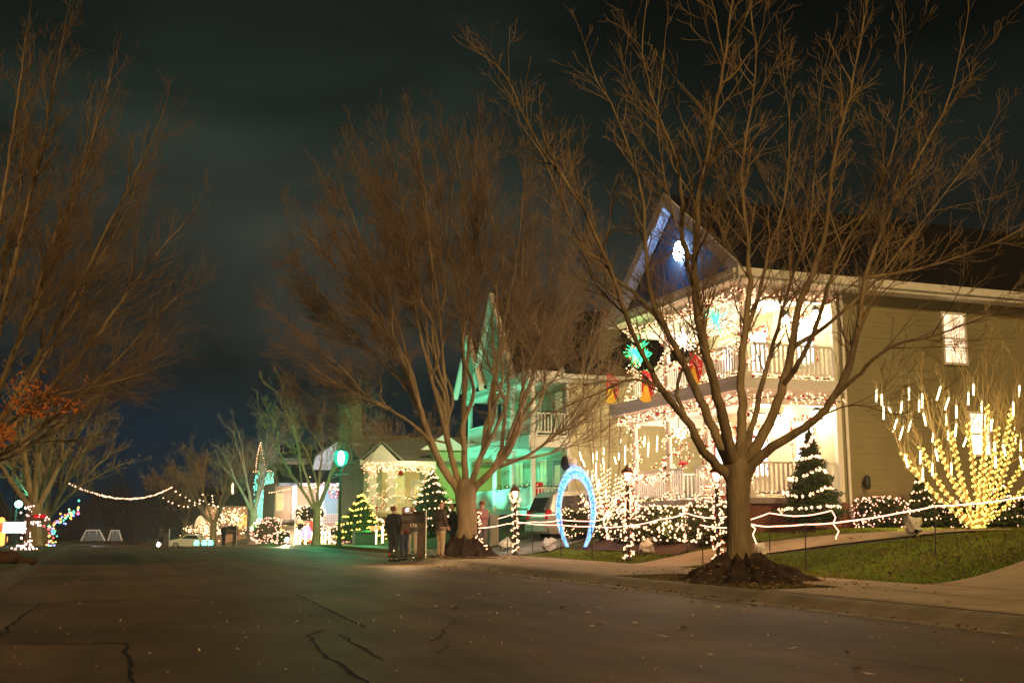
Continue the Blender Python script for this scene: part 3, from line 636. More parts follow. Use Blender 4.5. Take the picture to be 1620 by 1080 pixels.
# ------------------------------------------------------------------ building helpers
def window(root, face, u0, u1, z0, z1, at_, pane, frame=None, rows_=2, cols=2, label=None, tr=.07):
    "face 'y': wall looks to -Y at y=at_; face 'x': wall looks to -X at x=at_"
    f = MB(); g = MB(); frame = frame or M['white']
    def bx(b, a0, a1, c0, c1, d0, d1):
        if face == 'y': b.box(a0, a1, at_-d1, at_-d0, c0, c1)
        else: b.box(at_-d1, at_-d0, a0, a1, c0, c1)
    bx(f, u0-tr, u0, z0-tr, z1+tr, 0, .05); bx(f, u1, u1+tr, z0-tr, z1+tr, 0, .05); bx(f, u0, u1, z1, z1+tr, 0, .05); bx(f, u0, u1, z0-tr, z0, 0, .06)
    zm = (z0+z1)/2; bx(f, u0, u1, zm-.025, zm+.025, .003, .045)
    for k in range(1, cols): u = u0+(u1-u0)*k/cols; bx(f, u-.01, u+.01, z0, z1, .003, .03)
    for k in range(1, rows_*2):
        if k != rows_: z = z0+(z1-z0)*k/(rows_*2); bx(f, u0, u1, z-.01, z+.01, .003, .028)
    bx(g, u0, u1, z0, z1, .002, .012)
    w = obj('window', f, frame, root, label=label); obj('pane', g, pane, w); return w
def litpane(name, col, st, blinds=0):
    if name in MATS: return MATS[name]
    m = glow(name, col, st); nt = m.node_tree; L = nt.links.new; b = nt.nodes['Principled BSDF']
    g = nd(nt, 'ShaderNodeNewGeometry'); s = nd(nt, 'ShaderNodeSeparateXYZ'); L(g.outputs['Position'], s.inputs[0])
    if blinds:
        d = nd(nt, 'ShaderNodeMath', operation='MULTIPLY'); d.inputs[1].default_value = 1/.06; L(s.outputs['Z'], d.inputs[0])
        f = nd(nt, 'ShaderNodeMath', operation='FRACT'); L(d.outputs[0], f.inputs[0])
        c = nd(nt, 'ShaderNodeMapRange'); c.inputs['From Min'].default_value = .55; c.inputs['From Max'].default_value = .8; c.inputs['To Min'].default_value = st; c.inputs['To Max'].default_value = st*.25; L(f.outputs[0], c.inputs['Value'])
        L(c.outputs[0], b.inputs['Emission Strength'])
    else:
        n = nd(nt, 'ShaderNodeTexNoise'); n.inputs['Scale'].default_value = 3.5; L(g.outputs['Position'], n.inputs['Vector'])
        c = nd(nt, 'ShaderNodeMapRange'); c.inputs['From Min'].default_value = .3; c.inputs['From Max'].default_value = .7; c.inputs['To Min'].default_value = st*.35; c.inputs['To Max'].default_value = st*1.3; L(n.outputs['Fac'], c.inputs['Value']); L(c.outputs[0], b.inputs['Emission Strength'])
    return m
def railing(root, p0, p1, z0, z1, m=None, label=None):
    b = MB(); a, c = Vector(p0), Vector(p1); d = (c-a); Ln = d.length; d.normalize(); s = Vector((-d.y, d.x, 0))
    def bar(u0, u1, w, za, zb):
        q = [a+d*u0-s*w, a+d*u1-s*w, a+d*u1+s*w, a+d*u0+s*w]; b.prism([(p.x, p.y, za) for p in q], (0, 0, zb-za))
    bar(0, Ln, .045, z1-.06, z1); bar(0, Ln, .03, z0, z0+.06)
    n = max(2, int(Ln/.14))
    for i in range(n):
        u = Ln*(i+.5)/n; bar(u-.024, u+.024, .022, z0+.06, z1-.06)
    return obj('railing', b, m or M['white'], root, label=label)
def garland(pts, label, cat='garland', group=None, r=.09, gap=.075, needles=38, bulb=None, br=.026, bauble=.10, m=None, name='light_garland', seed=None, scatter=1.0):
    "greenery along a line with bulbs and red baubles"
    pts = [Vector(p) for p in pts]; rr = random.Random(seed if seed is not None else int(sum(abs(p.x*7+p.y*13+p.z*3) for p in pts)*10))
    t = thing(name, pts[0], label, cat, group); T = along(pts, .05)
    w = MB(); w.tube(pts, .012, 4); obj('wire', w, M['wire'], t)
    if needles:
        g = MB()
        for p in T:
            for _ in range(max(1, int(needles*.05))):
                g.leaf(p+Vector((rr.gauss(0, r*.55), rr.gauss(0, r*.55), rr.gauss(0, r*.55))), rr.uniform(.03, .06), rr)
        obj('needles', g, m or M['garl'], t, kind='stuff')
    bp = [p+Vector((rr.gauss(0, r*.7), rr.gauss(0, r*.7), rr.gauss(0, r*.7)))*scatter for p in along(pts, gap)]
    obj('bulbs', bulbs(bp, br, 0, rr), bulb or M['bulb'], t, kind='stuff')
    if bauble:
        o = MB(); o.smooth = True
        for p in along(pts, bauble*4):
            if rr.random() < .8: o.ball(p+Vector((rr.gauss(0, r*.5), rr.gauss(0, r*.5), rr.gauss(0, r*.5))), rr.uniform(.03, .05), 7, 5)
        if o.v: obj('baubles', o, M['redgloss'], t, kind='stuff')
    return t
def lightstring(pts, label, gap=.12, br=.028, bulb=None, group=None, jit=.015, wire=True, name='string_lights', cat='string lights'):
    pts = [Vector(p) for p in pts]; t = thing(name, pts[0], label, cat, group)
    if wire: obj('wire', MB().tube(pts, .008, 4), M['wire'], t)
    obj('bulbs', bulbs(along(pts, gap), br, jit), bulb or M['bulb'], t, kind='stuff'); return t
def foliage(n, fn, size, r):
    b = MB()
    for _ in range(n): b.leaf(fn(r), size*r.uniform(.6, 1.3), r)
    return b
def hedge(c, sx, sy, h, label, nb=160, leaves=2600, seed=1, bulb=None, br=.026, group=None, cat='hedge', rounded=.35, name='hedge', lm=None):
    "clipped lit shrub, sx by sy by h"
    r = random.Random(seed); c = Vector(c); t = thing(name, c, label, cat, group)
    def surf(r, k=1.0):
        while True:
            x, y, z = r.uniform(-1, 1), r.uniform(-1, 1), r.uniform(-.98, 1); m = max(abs(x), abs(y), abs(z))
            x, y, z = x/m, y/m, z/m
            L4 = (abs(x)**4+abs(y)**4+abs(z)**4)**.25; q = k/(1+(L4-1)*2*rounded)
            b = .05*math.sin(5*x*sx+seed)+.04*math.sin(7*y*sy+z*4)
            return c+Vector((x*sx/2*q*(1+b), y*sy/2*q*(1+b), h/2+z*h/2*q*(1+b*.6)))
    core = MB(); core.smooth = True; n = 14; prof = []
    vs = []; 
    for i in range(n+1):
        for j in range(20):
            ph = math.pi*i/n; th = 2*math.pi*j/20; x, y, z = math.sin(ph)*math.cos(th), math.sin(ph)*math.sin(th), -math.cos(ph)
            m = max(abs(x), abs(y), abs(z)); x, y, z = x/m, y/m, z/m
            L4 = (abs(x)**4+abs(y)**4+abs(z)**4)**.25; q = .86/(1+(L4-1)*2*rounded); vs.append((c.x+x*sx/2*q, c.y+y*sy/2*q, c.z+h/2+z*h/2*q))
    core.add(vs, [(i*20+j, i*20+(j+1) % 20, (i+1)*20+(j+1) % 20, (i+1)*20+j) for i in range(n) for j in range(20)])
    obj('branches', core, mat('inner_twigs', (.03, .035, .015), .95, .5, 9, bump=1), t)
    obj('leaves', foliage(leaves, lambda r: surf(r, r.uniform(.84, 1.02)), .05, r), lm or M['boxleaf'], t, kind='stuff')
    bp = []
    while len(bp) < nb:
        p = surf(r, 1.02)
        if p.z > c.z+.06*h: bp.append(p)
    obj('bulbs', bulbs(bp, br, 0, r), bulb or M['bulb'], t, kind='stuff'); return t
def conetree(c, rad, h, label, turns=6, per=16, leaves=4200, seed=1, bulb=None, br=.03, group=None, cat='conical tree', layers=0, top=0):
    r = random.Random(seed); c = Vector(c); t = thing('conical_evergreen', c, label, cat, group)
    def pr(z): # profile radius at height fraction
        return rad*((1-z)**.85)*(1+.13*math.sin(z*38+seed)+.06*math.sin(z*71+2*seed))*(min(1, .72+z*4))
    core = MB(); core.smooth = True; core.lathe(c, [(.06, 0), (.06, .1*h)]+[(max(.01, pr(z)*.8), h*(.06+.94*z)) for z in [i/12 for i in range(13)]], 14); obj('trunk', core, mat('inner_twigs', (.03, .035, .015)), t)
    def fn(r):
        z = 1-math.sqrt(r.random()); a = r.uniform(0, 6.283); q = pr(z)*r.uniform(.74, 1.0+.3*r.random()**2)*(1+.09*math.sin(a*5+z*20)); return c+Vector((q*math.cos(a), q*math.sin(a), h*(.06+.94*z)+r.gauss(0, .02)))
    obj('needles', foliage(leaves, fn, .05, r), M['needle'], t, kind='stuff')
    bp = []; n = turns*per
    for i in range(n):
        f = i/n; z = .02+f*(.97 if top else .9)
        # strings hang in rings, closer in angle where the tree is wide
        a = 2*math.pi*turns*f+r.gauss(0, .09); z = min(.97, max(.01, z+.016*math.sin(f*43+seed)+.012*math.sin(a*2.3))); q = pr(z)*r.uniform(.98, 1.12); bp.append(c+Vector((q*math.cos(a), q*math.sin(a), h*(.06+.94*z)+.05*math.sin(a*3)*h/3)))
    obj('bulbs', bulbs(bp, br, .02, r), bulb or M['bulb'], t, kind='stuff')
    return t

# ------------------------------------------------------------------ the lit two-storey house
X0, XB, Y0, Y1, YR, XE = 15.9, 18.8, 25.5, 32.6, 29.05, 36.0
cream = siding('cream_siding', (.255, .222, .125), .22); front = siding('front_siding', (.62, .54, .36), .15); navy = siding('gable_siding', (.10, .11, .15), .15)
H1 = thing('house', (XB, YR, 1), 'two-storey house with double porch lit all over, blue light in dark gable', 'house')
b = MB().box(XB, XE, Y0, Y1, 1.72, 7.62)
for k in range(39):
    z = 1.74+.15*k; b.prism([(XB+.125, Y0-.014, z), (XB+.125, Y0-.003, z), (XB+.125, Y0-.003, z+.149), (XB+.125, Y0-.007, z+.149)], (XE-XB-.13, 0, 0))
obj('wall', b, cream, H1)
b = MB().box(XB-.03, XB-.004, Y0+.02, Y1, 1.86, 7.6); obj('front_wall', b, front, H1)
obj('foundation', MB().box(XB+.02, XE+.02, Y0-.04, Y1+.03, .4, 1.72).box(X0+.05, XB+.019, Y0+.05, Y1-.05, .3, 1.70), M['brick'], H1)
obj('porch_floor', MB().box(X0-.12, XB-.035, Y0-.06, Y1+.06, 1.70, 1.85), mat('porch_boards', (.32, .3, .3), .6, .15, 4), H1)
obj('balcony_floor', MB().box(X0-.08, XB-.035, Y0-.04, Y1+.1, 4.66, 5.06), M['ceiling'], H1)
obj('ceiling', MB().box(X0, XB-.035, Y0, Y1, 7.56, 7.64), M['ceiling'], H1)
obj('porch_fascia', MB().box(X0-.42, X0-.30, Y0-.5, Y1+.55, 4.68, 5.02).box(X0-.30, X0-.081, Y0-.5, Y1+.55, 4.70, 4.96).box(X0-.46, X0-.421, Y0-.5, Y1+.55, 4.95, 5.05).box(X0-.081, XB-.04, Y0-.5, Y0-.045, 4.70, 4.98), M['lilac'], H1)
obj('porch_beam', MB().box(X0-.02, X0+.17, Y0, Y1, 4.36, 4.655).box(X0+.171, XB-.04, Y0, Y0+.17, 4.36, 4.655).box(X0+.171, XB-.04, Y1-.17, Y1, 4.36, 4.655), M['white'], H1)
obj('upper_beam', MB().box(X0-.02, X0+.17, Y0, Y1, 7.26, 7.555).box(X0+.171, XB-.04, Y0, Y0+.17, 7.26, 7.555).box(X0+.171, XB-.04, Y1-.17, Y1, 7.26, 7.555), M['white'], H1)
# roof
def roofslab(ya, za, yb, zb, x0, x1, th): return MB().prism([(x0, ya, za), (x0, yb, zb), (x0, yb, zb+th), (x0, ya, za+th)], (x1-x0, 0, 0))
EA, EB, ZE, ZR_ = Y0-.55, Y1+.55, 7.93, 11.02
rb = MB(); 
for ya in (EA-.06, EB+.06): rb.prism([(15.5, ya, ZE-.04), (15.5, YR, ZR_), (15.5, YR, ZR_+.14), (15.5, ya, ZE+.1)], (XE+.5-15.5, 0, 0))
roof = obj('roof', rb, M['shingle'], H1)
obj('gable_wall', MB().prism([(X0+.02, Y0-.1, 7.95), (X0+.02, YR, ZR_-.12), (X0+.02, Y1+.1, 7.95)], (.12, 0, 0)), navy, H1)
for nm, ya in (('bargeboard', EA-.04), ('bargeboard', EB+.04)):
    s = 1 if ya < YR else -1
    bb = MB().prism([(15.44, ya, ZE-.3), (15.44, YR, ZR_-.28), (15.44, YR, ZR_+.16), (15.44, ya, ZE+.12)], (.058, 0, 0))
    bb.prism([(15.502, ya+s*.06, ZE-.1), (15.502, YR, ZR_-.06), (15.502, YR, ZR_-.012), (15.502, ya+s*.06, ZE-.05)], (.40, 0, 0)); obj(nm, bb, M['lilac'], H1)
obj('eave', MB().box(15.46, XE+.45, EA, Y0-.005, 7.62, 7.86).box(15.42, XE+.47, EA-.09, EA-.002, 7.72, 7.93), M['white'], H1)
obj('cornice', MB().box(15.40, X0+.019, Y0-.45, Y1+.5, 7.645, 7.80).box(15.34, X0+.015, Y0-.5, Y1+.55, 7.802, 7.93), M['white'], H1)
obj('corner_board', MB().box(XB-.05, XB+.12, Y0-.035, Y0+.10, 1.75, 7.60), M['white'], H1)
ds = MB(); ds.tube([(XB+.26, Y0-.08, 7.6), (XB+.26, Y0-.07, 7.4), (XB+.26, Y0-.07, 1.35), (XB+.26, Y0-.2, 1.22)], .045, 8); obj('downspout', ds, M['white'], H1)
cols = (Y0+.12, 27.75, 30.05, 32.35)
for y in cols:
    for za, zb in ((1.85, 4.36), (5.06, 7.26)):
        c = MB(); c.box(X0-.06, X0+.22, y-.14, y+.14, za, za+.16).box(X0-.05, X0+.21, y-.13, y+.13, zb-.12, zb-.002); c.smooth = False; c.cyl(X0+.08, y, za+.16, zb-.12, .10, .085, 16); obj('column', c, M['white'], H1)
for za, zb in ((1.97, 2.82), (5.2, 6.05)):
    for i in range(3):
        if i == 1 and za < 3: railing(H1, (X0+.08, cols[1]+.13, 0), (X0+.08, cols[1]+.75, 0), za, zb); railing(H1, (X0+.08, cols[2]-.85, 0), (X0+.08, cols[2]-.13, 0), za, zb); continue
        railing(H1, (X0+.08, cols[i]+.13, 0), (X0+.08, cols[i+1]-.13, 0), za, zb)
    railing(H1, (X0+.2, Y0+.1, 0), (XB-.05, Y0+.1, 0), za, zb); railing(H1, (X0+.2, Y1-.1, 0), (XB-.05, Y1-.1, 0), za, zb)
st = MB()
for k in range(4): st.box(X0-.14-.30*(k+1), X0-.125-.30*k, cols[1]+.75, cols[2]-.85, .3, 1.70-.2*k-.2+.06*0)
obj('steps', st, M['concrete'], H1)
pw = litpane('cool_lit_pane', (.95, .92, 1), 2.2); pwarm = litpane('warm_lit_pane', (1, .72, .42), 1.6); pbl = litpane('blind_lit_pane', (1, .80, .52), 2.2, 1)
fx = XB-.031
for (u0, u1, z0, z1) in ((28.75, 29.65, 5.75, 7.05), (26.35, 27.15, 5.75, 7.05), (26.55, 27.35, 2.65, 4.05), (28.9, 29.7, 2.65, 4.0)):
    window(H1, 'x', u0, u1, z0, z1, fx, pw)
def door(root, face, u0, u1, z0, z1, at_, m, pane=None):
    b = MB(); fr_ = MB(); h = MB(); g = MB()
    def bx(bb, a0, a1, c0, c1, d0, d1):
        if face == 'y': bb.box(a0, a1, at_-d1, at_-d0, c0, c1)
        else: bb.box(at_-d1, at_-d0, a0, a1, c0, c1)
    bx(b, u0, u1, z0, z1, .002, .03)
    for i in range(2):
        for k in range(2 if not pane else 1):
            w = (u1-u0); bx(b, u0+w*(.12+.46*i), u0+w*(.42+.46*i), z0+.15+k*1.0, z0+.85+k*1.0, .031, .042)
    bx(fr_, u0-.1, u0-.004, z0, z1+.1, .003, .06); bx(fr_, u1+.004, u1+.1, z0, z1+.1, .003, .06); bx(fr_, u0-.004, u1+.004, z1+.004, z1+.1, .003, .06)
    bx(h, u0+.07, u0+.11, z0+.95, z0+1.05, .03, .09)
    d = obj('door', b, m, root); obj('door_frame', fr_, M['white'], d); obj('handle', h, M['alloy'], d)
    if pane: bx(g, u0+.15, u1-.15, z0+1.05, z1-.2, .032, .044); obj('pane', g, pane, d)
    return d
door(H1, 'x', 31.2, 32.1, 1.86, 3.95, fx, mat('red_door', (.4, .03, .03), .4), pw)
window(H1, 'x', 30.75, 30.98, 1.95, 3.9, fx, pw, rows_=2, cols=1); window(H1, 'x', 32.28, 32.48, 1.95, 3.9, fx, pw, rows_=2, cols=1)
door(H1, 'x', 30.6, 31.5, 5.07, 7.05, fx, mat('white_door', (.7, .68, .62), .5), pw)
window(H1, 'y', 22.62, 23.36, 5.80, 7.22, Y0-.022, litpane('curtain_pane', (1, .66, .44), .95), label='lit upper window in side wall with small lights round its edge')
window(H1, 'y', 23.34, 24.0, 3.15, 4.33, Y0-.022, pbl, label='lower side window with bright blinds', cols=1, rows_=1)
window(H1, 'y', 28.6, 29.4, 5.8, 7.2, Y0-.022, pwarm); window(H1, 'y', 28.6, 29.4, 2.9, 4.3, Y0-.022, pwarm)
# lamps on the porch walls and ceilings
def lantern(p, label, power, col=(1, .78, .48), r=.13):
    t = thing('porch_lamp', p, label, 'lamp'); b = MB(); p = Vector(p); b.box(p.x+.02, p.x+.16, p.y-.05, p.y+.05, p.z-.1, p.z+.12); b.lathe(p+Vector((0, 0, .15)), [(.16, 0), (.05, .12), (.01, .16)], 8); obj('bracket', b, M['metal_dark'], t)
    g = MB(); g.smooth = True; g.ball(p, r, 10, 8); obj('globe', g, glow('lamp_globe', (1, .85, .6), 40), t); point('porch_light', p+Vector((-.28, 0, .0)), col, power, .1); return t
lantern((XB-.2, 26.15, 4.15), 'bright lamp on the lower porch wall, right of the window behind the conical tree', 34)
lantern((XB-.2, 26.0, 7.0), 'bright lamp on the upper porch wall nearest the corner', 40)
lantern((XB-.2, 27.5, 7.15), 'bright lamp on the upper porch wall between the two windows', 60)
lantern((XB-.2, 28.2, 4.25), 'bright lamp on the lower porch wall behind the tree limbs', 40)
def chandelier(p, label, power, rad=.42, n=110, seed=1):
    r = random.Random(seed); p = Vector(p); t = thing('hanging_icicle_lights', p, label, 'chandelier'); b = MB(); b.tube([p+Vector((0, 0, .42)), p], .012, 5); b.lathe(p-Vector((0, 0, .03)), [(rad*.8, 0), (rad*.8, .03)], 16)
    obj('ring', b, M['metal_dark'], t); pts = []
    for i in range(n):
        a = r.uniform(0, 6.283); q = rad*math.sqrt(r.random()); pts.append(p+Vector((q*math.cos(a), q*math.sin(a), -r.uniform(0, .5)*(1-.6*q/rad))))
    obj('bulbs', bulbs(pts, .032, 0, r), M['bulb'], t, kind='stuff'); point('chandelier_light', p-Vector((0, 0, .3)), (1, .82, .52), power, .3)
chandelier((17.0, 31.3, 4.2), 'mass of hanging white lights under the far end of the lower porch', 60, seed=2)
chandelier((17.3, 29.4, 4.2), 'mass of hanging white lights in the lower porch near the entrance', 60, seed=3)
chandelier((17.2, 26.9, 4.25), 'mass of hanging white lights over the near end of the lower porch', 60, seed=4)
chandelier((17.2, 30.9, 7.1), 'mass of hanging white lights at the far end of the balcony', 80, seed=5)
chandelier((17.0, 28.6, 7.15), 'mass of hanging white lights over the middle of the balcony', 110, .6, seed=6)
# garlands of the porch
dense = dict(gap=.034, br=.029, r=.12)
sw = []
for i in range(3): sw += sag((X0-.1, cols[i], 7.42), (X0-.1, cols[i+1], 7.42), .07)
garland(sw+[(X0-.1, Y1+.1, 7.42)], 'lit garland with red baubles along the top of the upper porch front', **dense)
garland(sag((X0-.05, Y0-.06, 7.36), (17.3, Y0-.06, 7.36), .06)+sag((17.3, Y0-.06, 7.36), (XB-.1, Y0-.06, 7.36), .06), 'lit garland with red baubles under the upper eave at the near side of the porch', **dense)
garland([(X0-.25, y, 4.5+.05*math.sin(y*4)) for y in fr(Y0-.3, Y1+.45, .35)], 'lit garland with red baubles under the purple-grey porch fascia', gap=.03, br=.029, r=.11)
garland([(x, Y0-.25, 4.5+.04*math.sin(x*5)) for x in fr(X0, XB-.05, .35)], 'lit garland along the near side of the lower porch beam', **dense)
for i, y in enumerate(cols):
    nm = ('nearest', 'second', 'third', 'farthest')[i]
    garland(helix((X0+.08, y, 1.95), (X0+.08, y, 4.35), .17, .17, 4.2, 44, i), f'lit garland twisted round the {nm} lower porch column', gap=.034, br=.028, r=.07, group='garlands round the porch columns')
    garland(helix((X0+.08, y, 5.15), (X0+.08, y, 7.25), .17, .17, 3.6, 38, i+1), f'lit garland twisted round the {nm} balcony column', gap=.036, br=.028, r=.07, group='garlands round the porch columns')
for i in range(3):
    nm = ('near', 'middle', 'far')[i]
    garland(sag((X0-.02, cols[i]+.1, 6.08), (X0-.02, cols[i+1]-.1, 6.08), .25), f'lit garland draped over the {nm} stretch of the balcony railing', gap=.034, br=.029, r=.13)
    garland([(X0-.2, y, 5.16) for y in fr(cols[i], cols[i+1], .5)], f'lit garland at the foot of the {nm} stretch of balcony railing', gap=.04, br=.028, r=.09)
    if i != 1: garland(sag((X0-.03, cols[i]+.1, 2.86), (X0-.03, cols[i+1]-.1, 2.86), .35), f'lit garland draped over the {nm} stretch of the lower porch railing', gap=.032, br=.029, r=.09)
    garland([(X0-.15, y, 1.93) for y in fr(cols[i], cols[i+1], .5)], f'row of lights at the foot of the {nm} stretch of lower railing', gap=.07, br=.026, r=.06, needles=10, bauble=0)
garland([(x, Y0-.0, 5.12) for x in fr(X0+.2, XB-.1, .4)], 'lit garland at the foot of the near side balcony railing', gap=.05, br=.029, r=.08)
garland([(x, Y0+.02, 1.98) for x in fr(X0+.2, XB-.1, .4)], 'row of lights at the foot of the near side porch railing', gap=.09, br=.026, r=.05, needles=10, bauble=0)
rg = mat('red_tinsel', (.45, .05, .04), .5, .4, 12)
for (u0, u1, z0, z1), nm in zip(((28.75, 29.65, 5.75, 7.05), (26.35, 27.15, 5.75, 7.05), (26.55, 27.35, 2.65, 4.05), (28.9, 29.7, 2.65, 4.0), (30.65, 32.55, 1.95, 4.1)), ('far upper window', 'near upper window', 'lower window behind the conical tree', 'lower window behind the big trunk', 'front door')):
    garland([(fx-.12, u0-.12, z0), (fx-.12, u0-.12, z1+.12), (fx-.12, u1+.12, z1+.12), (fx-.12, u1+.12, z0)], f'red and gold lit garland framing the {nm}', gap=.07, br=.028, r=.07, m=rg, bauble=.05)
# wreaths inside the porch
def wreath(p, rad, label, bow=True, axis='x'):
    p = Vector(p); pts = [p+(Vector((0, rad*math.cos(a), rad*math.sin(a))) if axis == 'x' else Vector((rad*math.cos(a), 0, rad*math.sin(a)))) for a in [2*math.pi*i/24 for i in range(25)]]
    t = garland(pts, label, 'wreath', r=.08, gap=.09, br=.024, bauble=.06, name='wreath', m=rg)
    if bow:
        b = MB(); q = p-Vector((.08, 0, rad)); b.ball(q+Vector((0, .1, .03)), .09, 8, 6, .6); b.ball(q+Vector((0, -.1, .03)), .09, 8, 6, .6); b.prism([q+Vector((0, -.04, 0)), q+Vector((0, .04, 0)), q+Vector((0, .12, -.3)), q+Vector((0, .04, -.3))], (.02, 0, 0)); obj('bow', b, M['red'], t)
wreath((17.0, 30.95, 3.35), .33, 'wreath of red and gold lights hanging before the front door')
# star lights
def star(p, r0, r1, n, col, st, label, pw=0, axis='x', th=.08, nm='star_light', spikes3=False):
    p = Vector(p); t = thing(nm, p, label, 'star light'); b = MB()
    ux = Vector((0, 1, 0)) if axis == 'x' else Vector((1, 0, 0)); ext = Vector((th, 0, 0)) if axis == 'x' else Vector((0, th, 0))
    if spikes3:
        r = random.Random(n)
        for i in range(n):
            d = Vector((r.gauss(0, 1), r.gauss(0, 1), r.gauss(0, 1))).normalized(); b.tube([p, p+d*r0], [.035, .004], 5)
    else:
        poly = [p+ux*((r0 if i % 2 == 0 else r1)*math.sin(math.pi*i/n))+Vector((0, 0, (r0 if i % 2 == 0 else r1)*math.cos(math.pi*i/n))) for i in range(2*n)]
        b.prism(poly, ext)
    obj('lamp', b, glow(label[:20], col, st), t)
    hb = MB(); hb.tube([p+Vector((.1 if axis == 'x' else 0, 0, 0)), p+Vector((.1 if axis == 'x' else 0, 0, r0*1.3))], .01, 4); obj('cord', hb, M['wire'], t)
    if pw: point('star_glow', p-Vector((.35, 0, 0)), col, pw, .3)
    return t
star((X0-.12, 28.83, 9.33), .30, .27, 12, (.55, .82, 1), 22, 'blazing white-blue star light on the dark gable', th=.06)
point('star_glow', (X0-.42, 28.83, 9.33), (.03, .33, 1), 24, .25)
star((X0-.30, 31.35, 6.62), .5, .1, 22, (.02, 1, .22), 3.5, 'spiky green star light hanging at the far left of the balcony', 2, spikes3=True)
star((X0-.25, 31.1, 6.35), .35, .1, 16, (.02, 1, .22), 3.5, 'smaller spiky green star light hanging below the big green one', 1.2, spikes3=True)
star((X0+.5, 29.7, 6.75), .45, .1, 18, (1, .55, .5), 5, 'pink-white spiky star hanging in the balcony', 0, spikes3=True)
star((X0+.3, 27.45, 7.0), .55, .1, 14, (.05, .8, .35), 2.0, 'green spiky star hanging in the middle of the balcony', 0, spikes3=True)
star((X0+.2, 27.9, 7.12), .35, .1, 12, (1, .25, .1), 1.6, 'orange-red spiky star hanging in the middle of the balcony', 0, spikes3=True)
# bell flags on the fascia
def flag(px, py, s, label):
    p = atX(px, py, X0-.62); t = thing('bell_flag', p, label, 'flag', 'red flags with a yellow bell'); 
    b = MB(); b.tube([(X0-.3, p.y, 4.95), (p.x-.12, p.y, p.z+.58*s)], .014, 6); obj('pole', b, M['metal_dark'], t)
    def q(x, z, dy=0): return (p.x+x*s, p.y+dy, p.z+z*s)
    c = MB(); poly = [(-.16, .52), (-.02, .56), (.34, .28), (.30, -.12), (.16, -.42), (.0, -.30), (-.20, -.16)]
    c.prism([q(x, z, .04*math.sin(4*x)) for x, z in poly], (0, .02, 0)); obj('cloth', c, M['red'], t)
    y = MB(); poly = [(-.10, .04), (.02, .04), (.06, -.14), (.12, -.34), (.17, -.44), (.04, -.50), (-.12, -.50), (-.27, -.42), (-.20, -.28), (-.14, -.1)]
    y.prism([q(x, z, -.03) for x, z in poly], (0, .025, 0)); y.ball(q(-.03, .07, -.02), .05*s, 8, 6); obj('bell', y, M['yellow'], t)
    w = MB(); r = random.Random(int(px))
    for cx, cz, rr in ((-.08, .38, .05), (.04, .30, .07), (.14, .2, .06), (.2, .02, .06), (-.1, .14, .05), (.22, -.14, .05)):
        a0 = r.uniform(0, 6); w.tube([q(cx+rr*math.cos(a0+a)*(.6+.1*a), cz+rr*math.sin(a0+a)*(.6+.1*a), -.012) for a in [k*.55 for k in range(9)]], .010, 4)
    obj('scroll_pattern', w, M['white'], t); return t
flag(967, 615, .95, 'red flag with yellow bell and white scrolls, farthest left, off the porch corner'); flag(1023, 612, .95, 'red flag with yellow bell in front of the white balcony rail, behind a limb'); flag(1098, 585, .9, 'red and yellow bell flag mostly hidden behind the tree limbs')

# planting in front of the house
hedge((14.95, 29.6, gz(14.95, 29.6)), 1.0, 4.6, 1.05, 'long clipped hedge covered in warm lights before the far half of the porch', 620, 5200, 3, br=.031)
hedge((14.95, 25.75, gz(14.95, 25.75)), 1.0, 2.0, 1.1, 'short clipped hedge covered in warm lights behind the big trunk', 260, 2600, 4, br=.031)
hedge((15.25, 33.0, gz(15.25, 33.0)), .9, 1.0, .8, 'low rounded lit shrub at the far end of the long hedge', 90, 1500, 5)
hedge((15.2, 34.95, gz(15.2, 34.95)), 1.5, 1.2, 1.0, 'rounded lit shrub seen through the blue-white arch', 120, 1800, 6)
conetree((17.05, 24.35, gz(17.05, 24.35)+.05), .78, 2.55, 'large dark conical evergreen with spiral of lights at the near corner of the porch', 5, 54, 8500, 3, br=.042)
conetree((16.75, 31.6, 2.0), .45, 1.25, 'small evergreen with lights standing on the far end of the porch', 4, 16, 1800, 4)
gy = 24.75
hedge((19.5, gy, gz(19.5, gy)), 1.25, .9, .85, 'low boxy shrub with pinkish lights at the corner of the side wall', 230, 2200, 7, bulb=M['bulbpink'])
conetree((20.75, gy-.1, gz(20.75, gy)), .5, 1.5, 'small conical evergreen with lights between the two low boxy shrubs by the side wall', 5, 16, 2600, 5)
hedge((22.0, gy, gz(22, gy)), 1.2, .9, .75, 'low shrub with pinkish lights behind the wrapped crape myrtle', 130, 1800, 8, bulb=M['bulbpink'])
conetree((23.5, gy-.1, gz(23.5, gy)), .62, 1.35, 'small conical evergreen with lights right of the crape myrtle', 4, 20, 2600, 6)
hedge((24.9, gy, gz(24.9, gy)), 1.0, .9, .9, 'low shrub with pinkish lights at the right edge of the picture', 110, 1500, 9, bulb=M['bulbpink'])
for x in (19.9, 22.5): point('shrub_glow', (x, gy-.75, 1.55), (1, .45, .2), 4, .3)
for y in (27.2, 29.6, 31.6): point('hedge_glow', (14.15, y, 1.5), (1, .55, .25), 16, .4)
point('hedge_glow', (14.1, 25.6, 1.5), (1, .55, .25), 14, .4)
b = MB(); b.lathe((19.55, 25.32, 2.1), [(.06, 0), (.09, .1), (.09, .3), (.05, .38)], 10); b.box(19.5, 19.6, 25.3, 25.49, 2.2, 2.3)
solo('electricity_meter', b, M['metal_dark'], (19.55, 25.4, 2.1), 'dark round meter on the side wall above the low boxy shrub', 'meter')
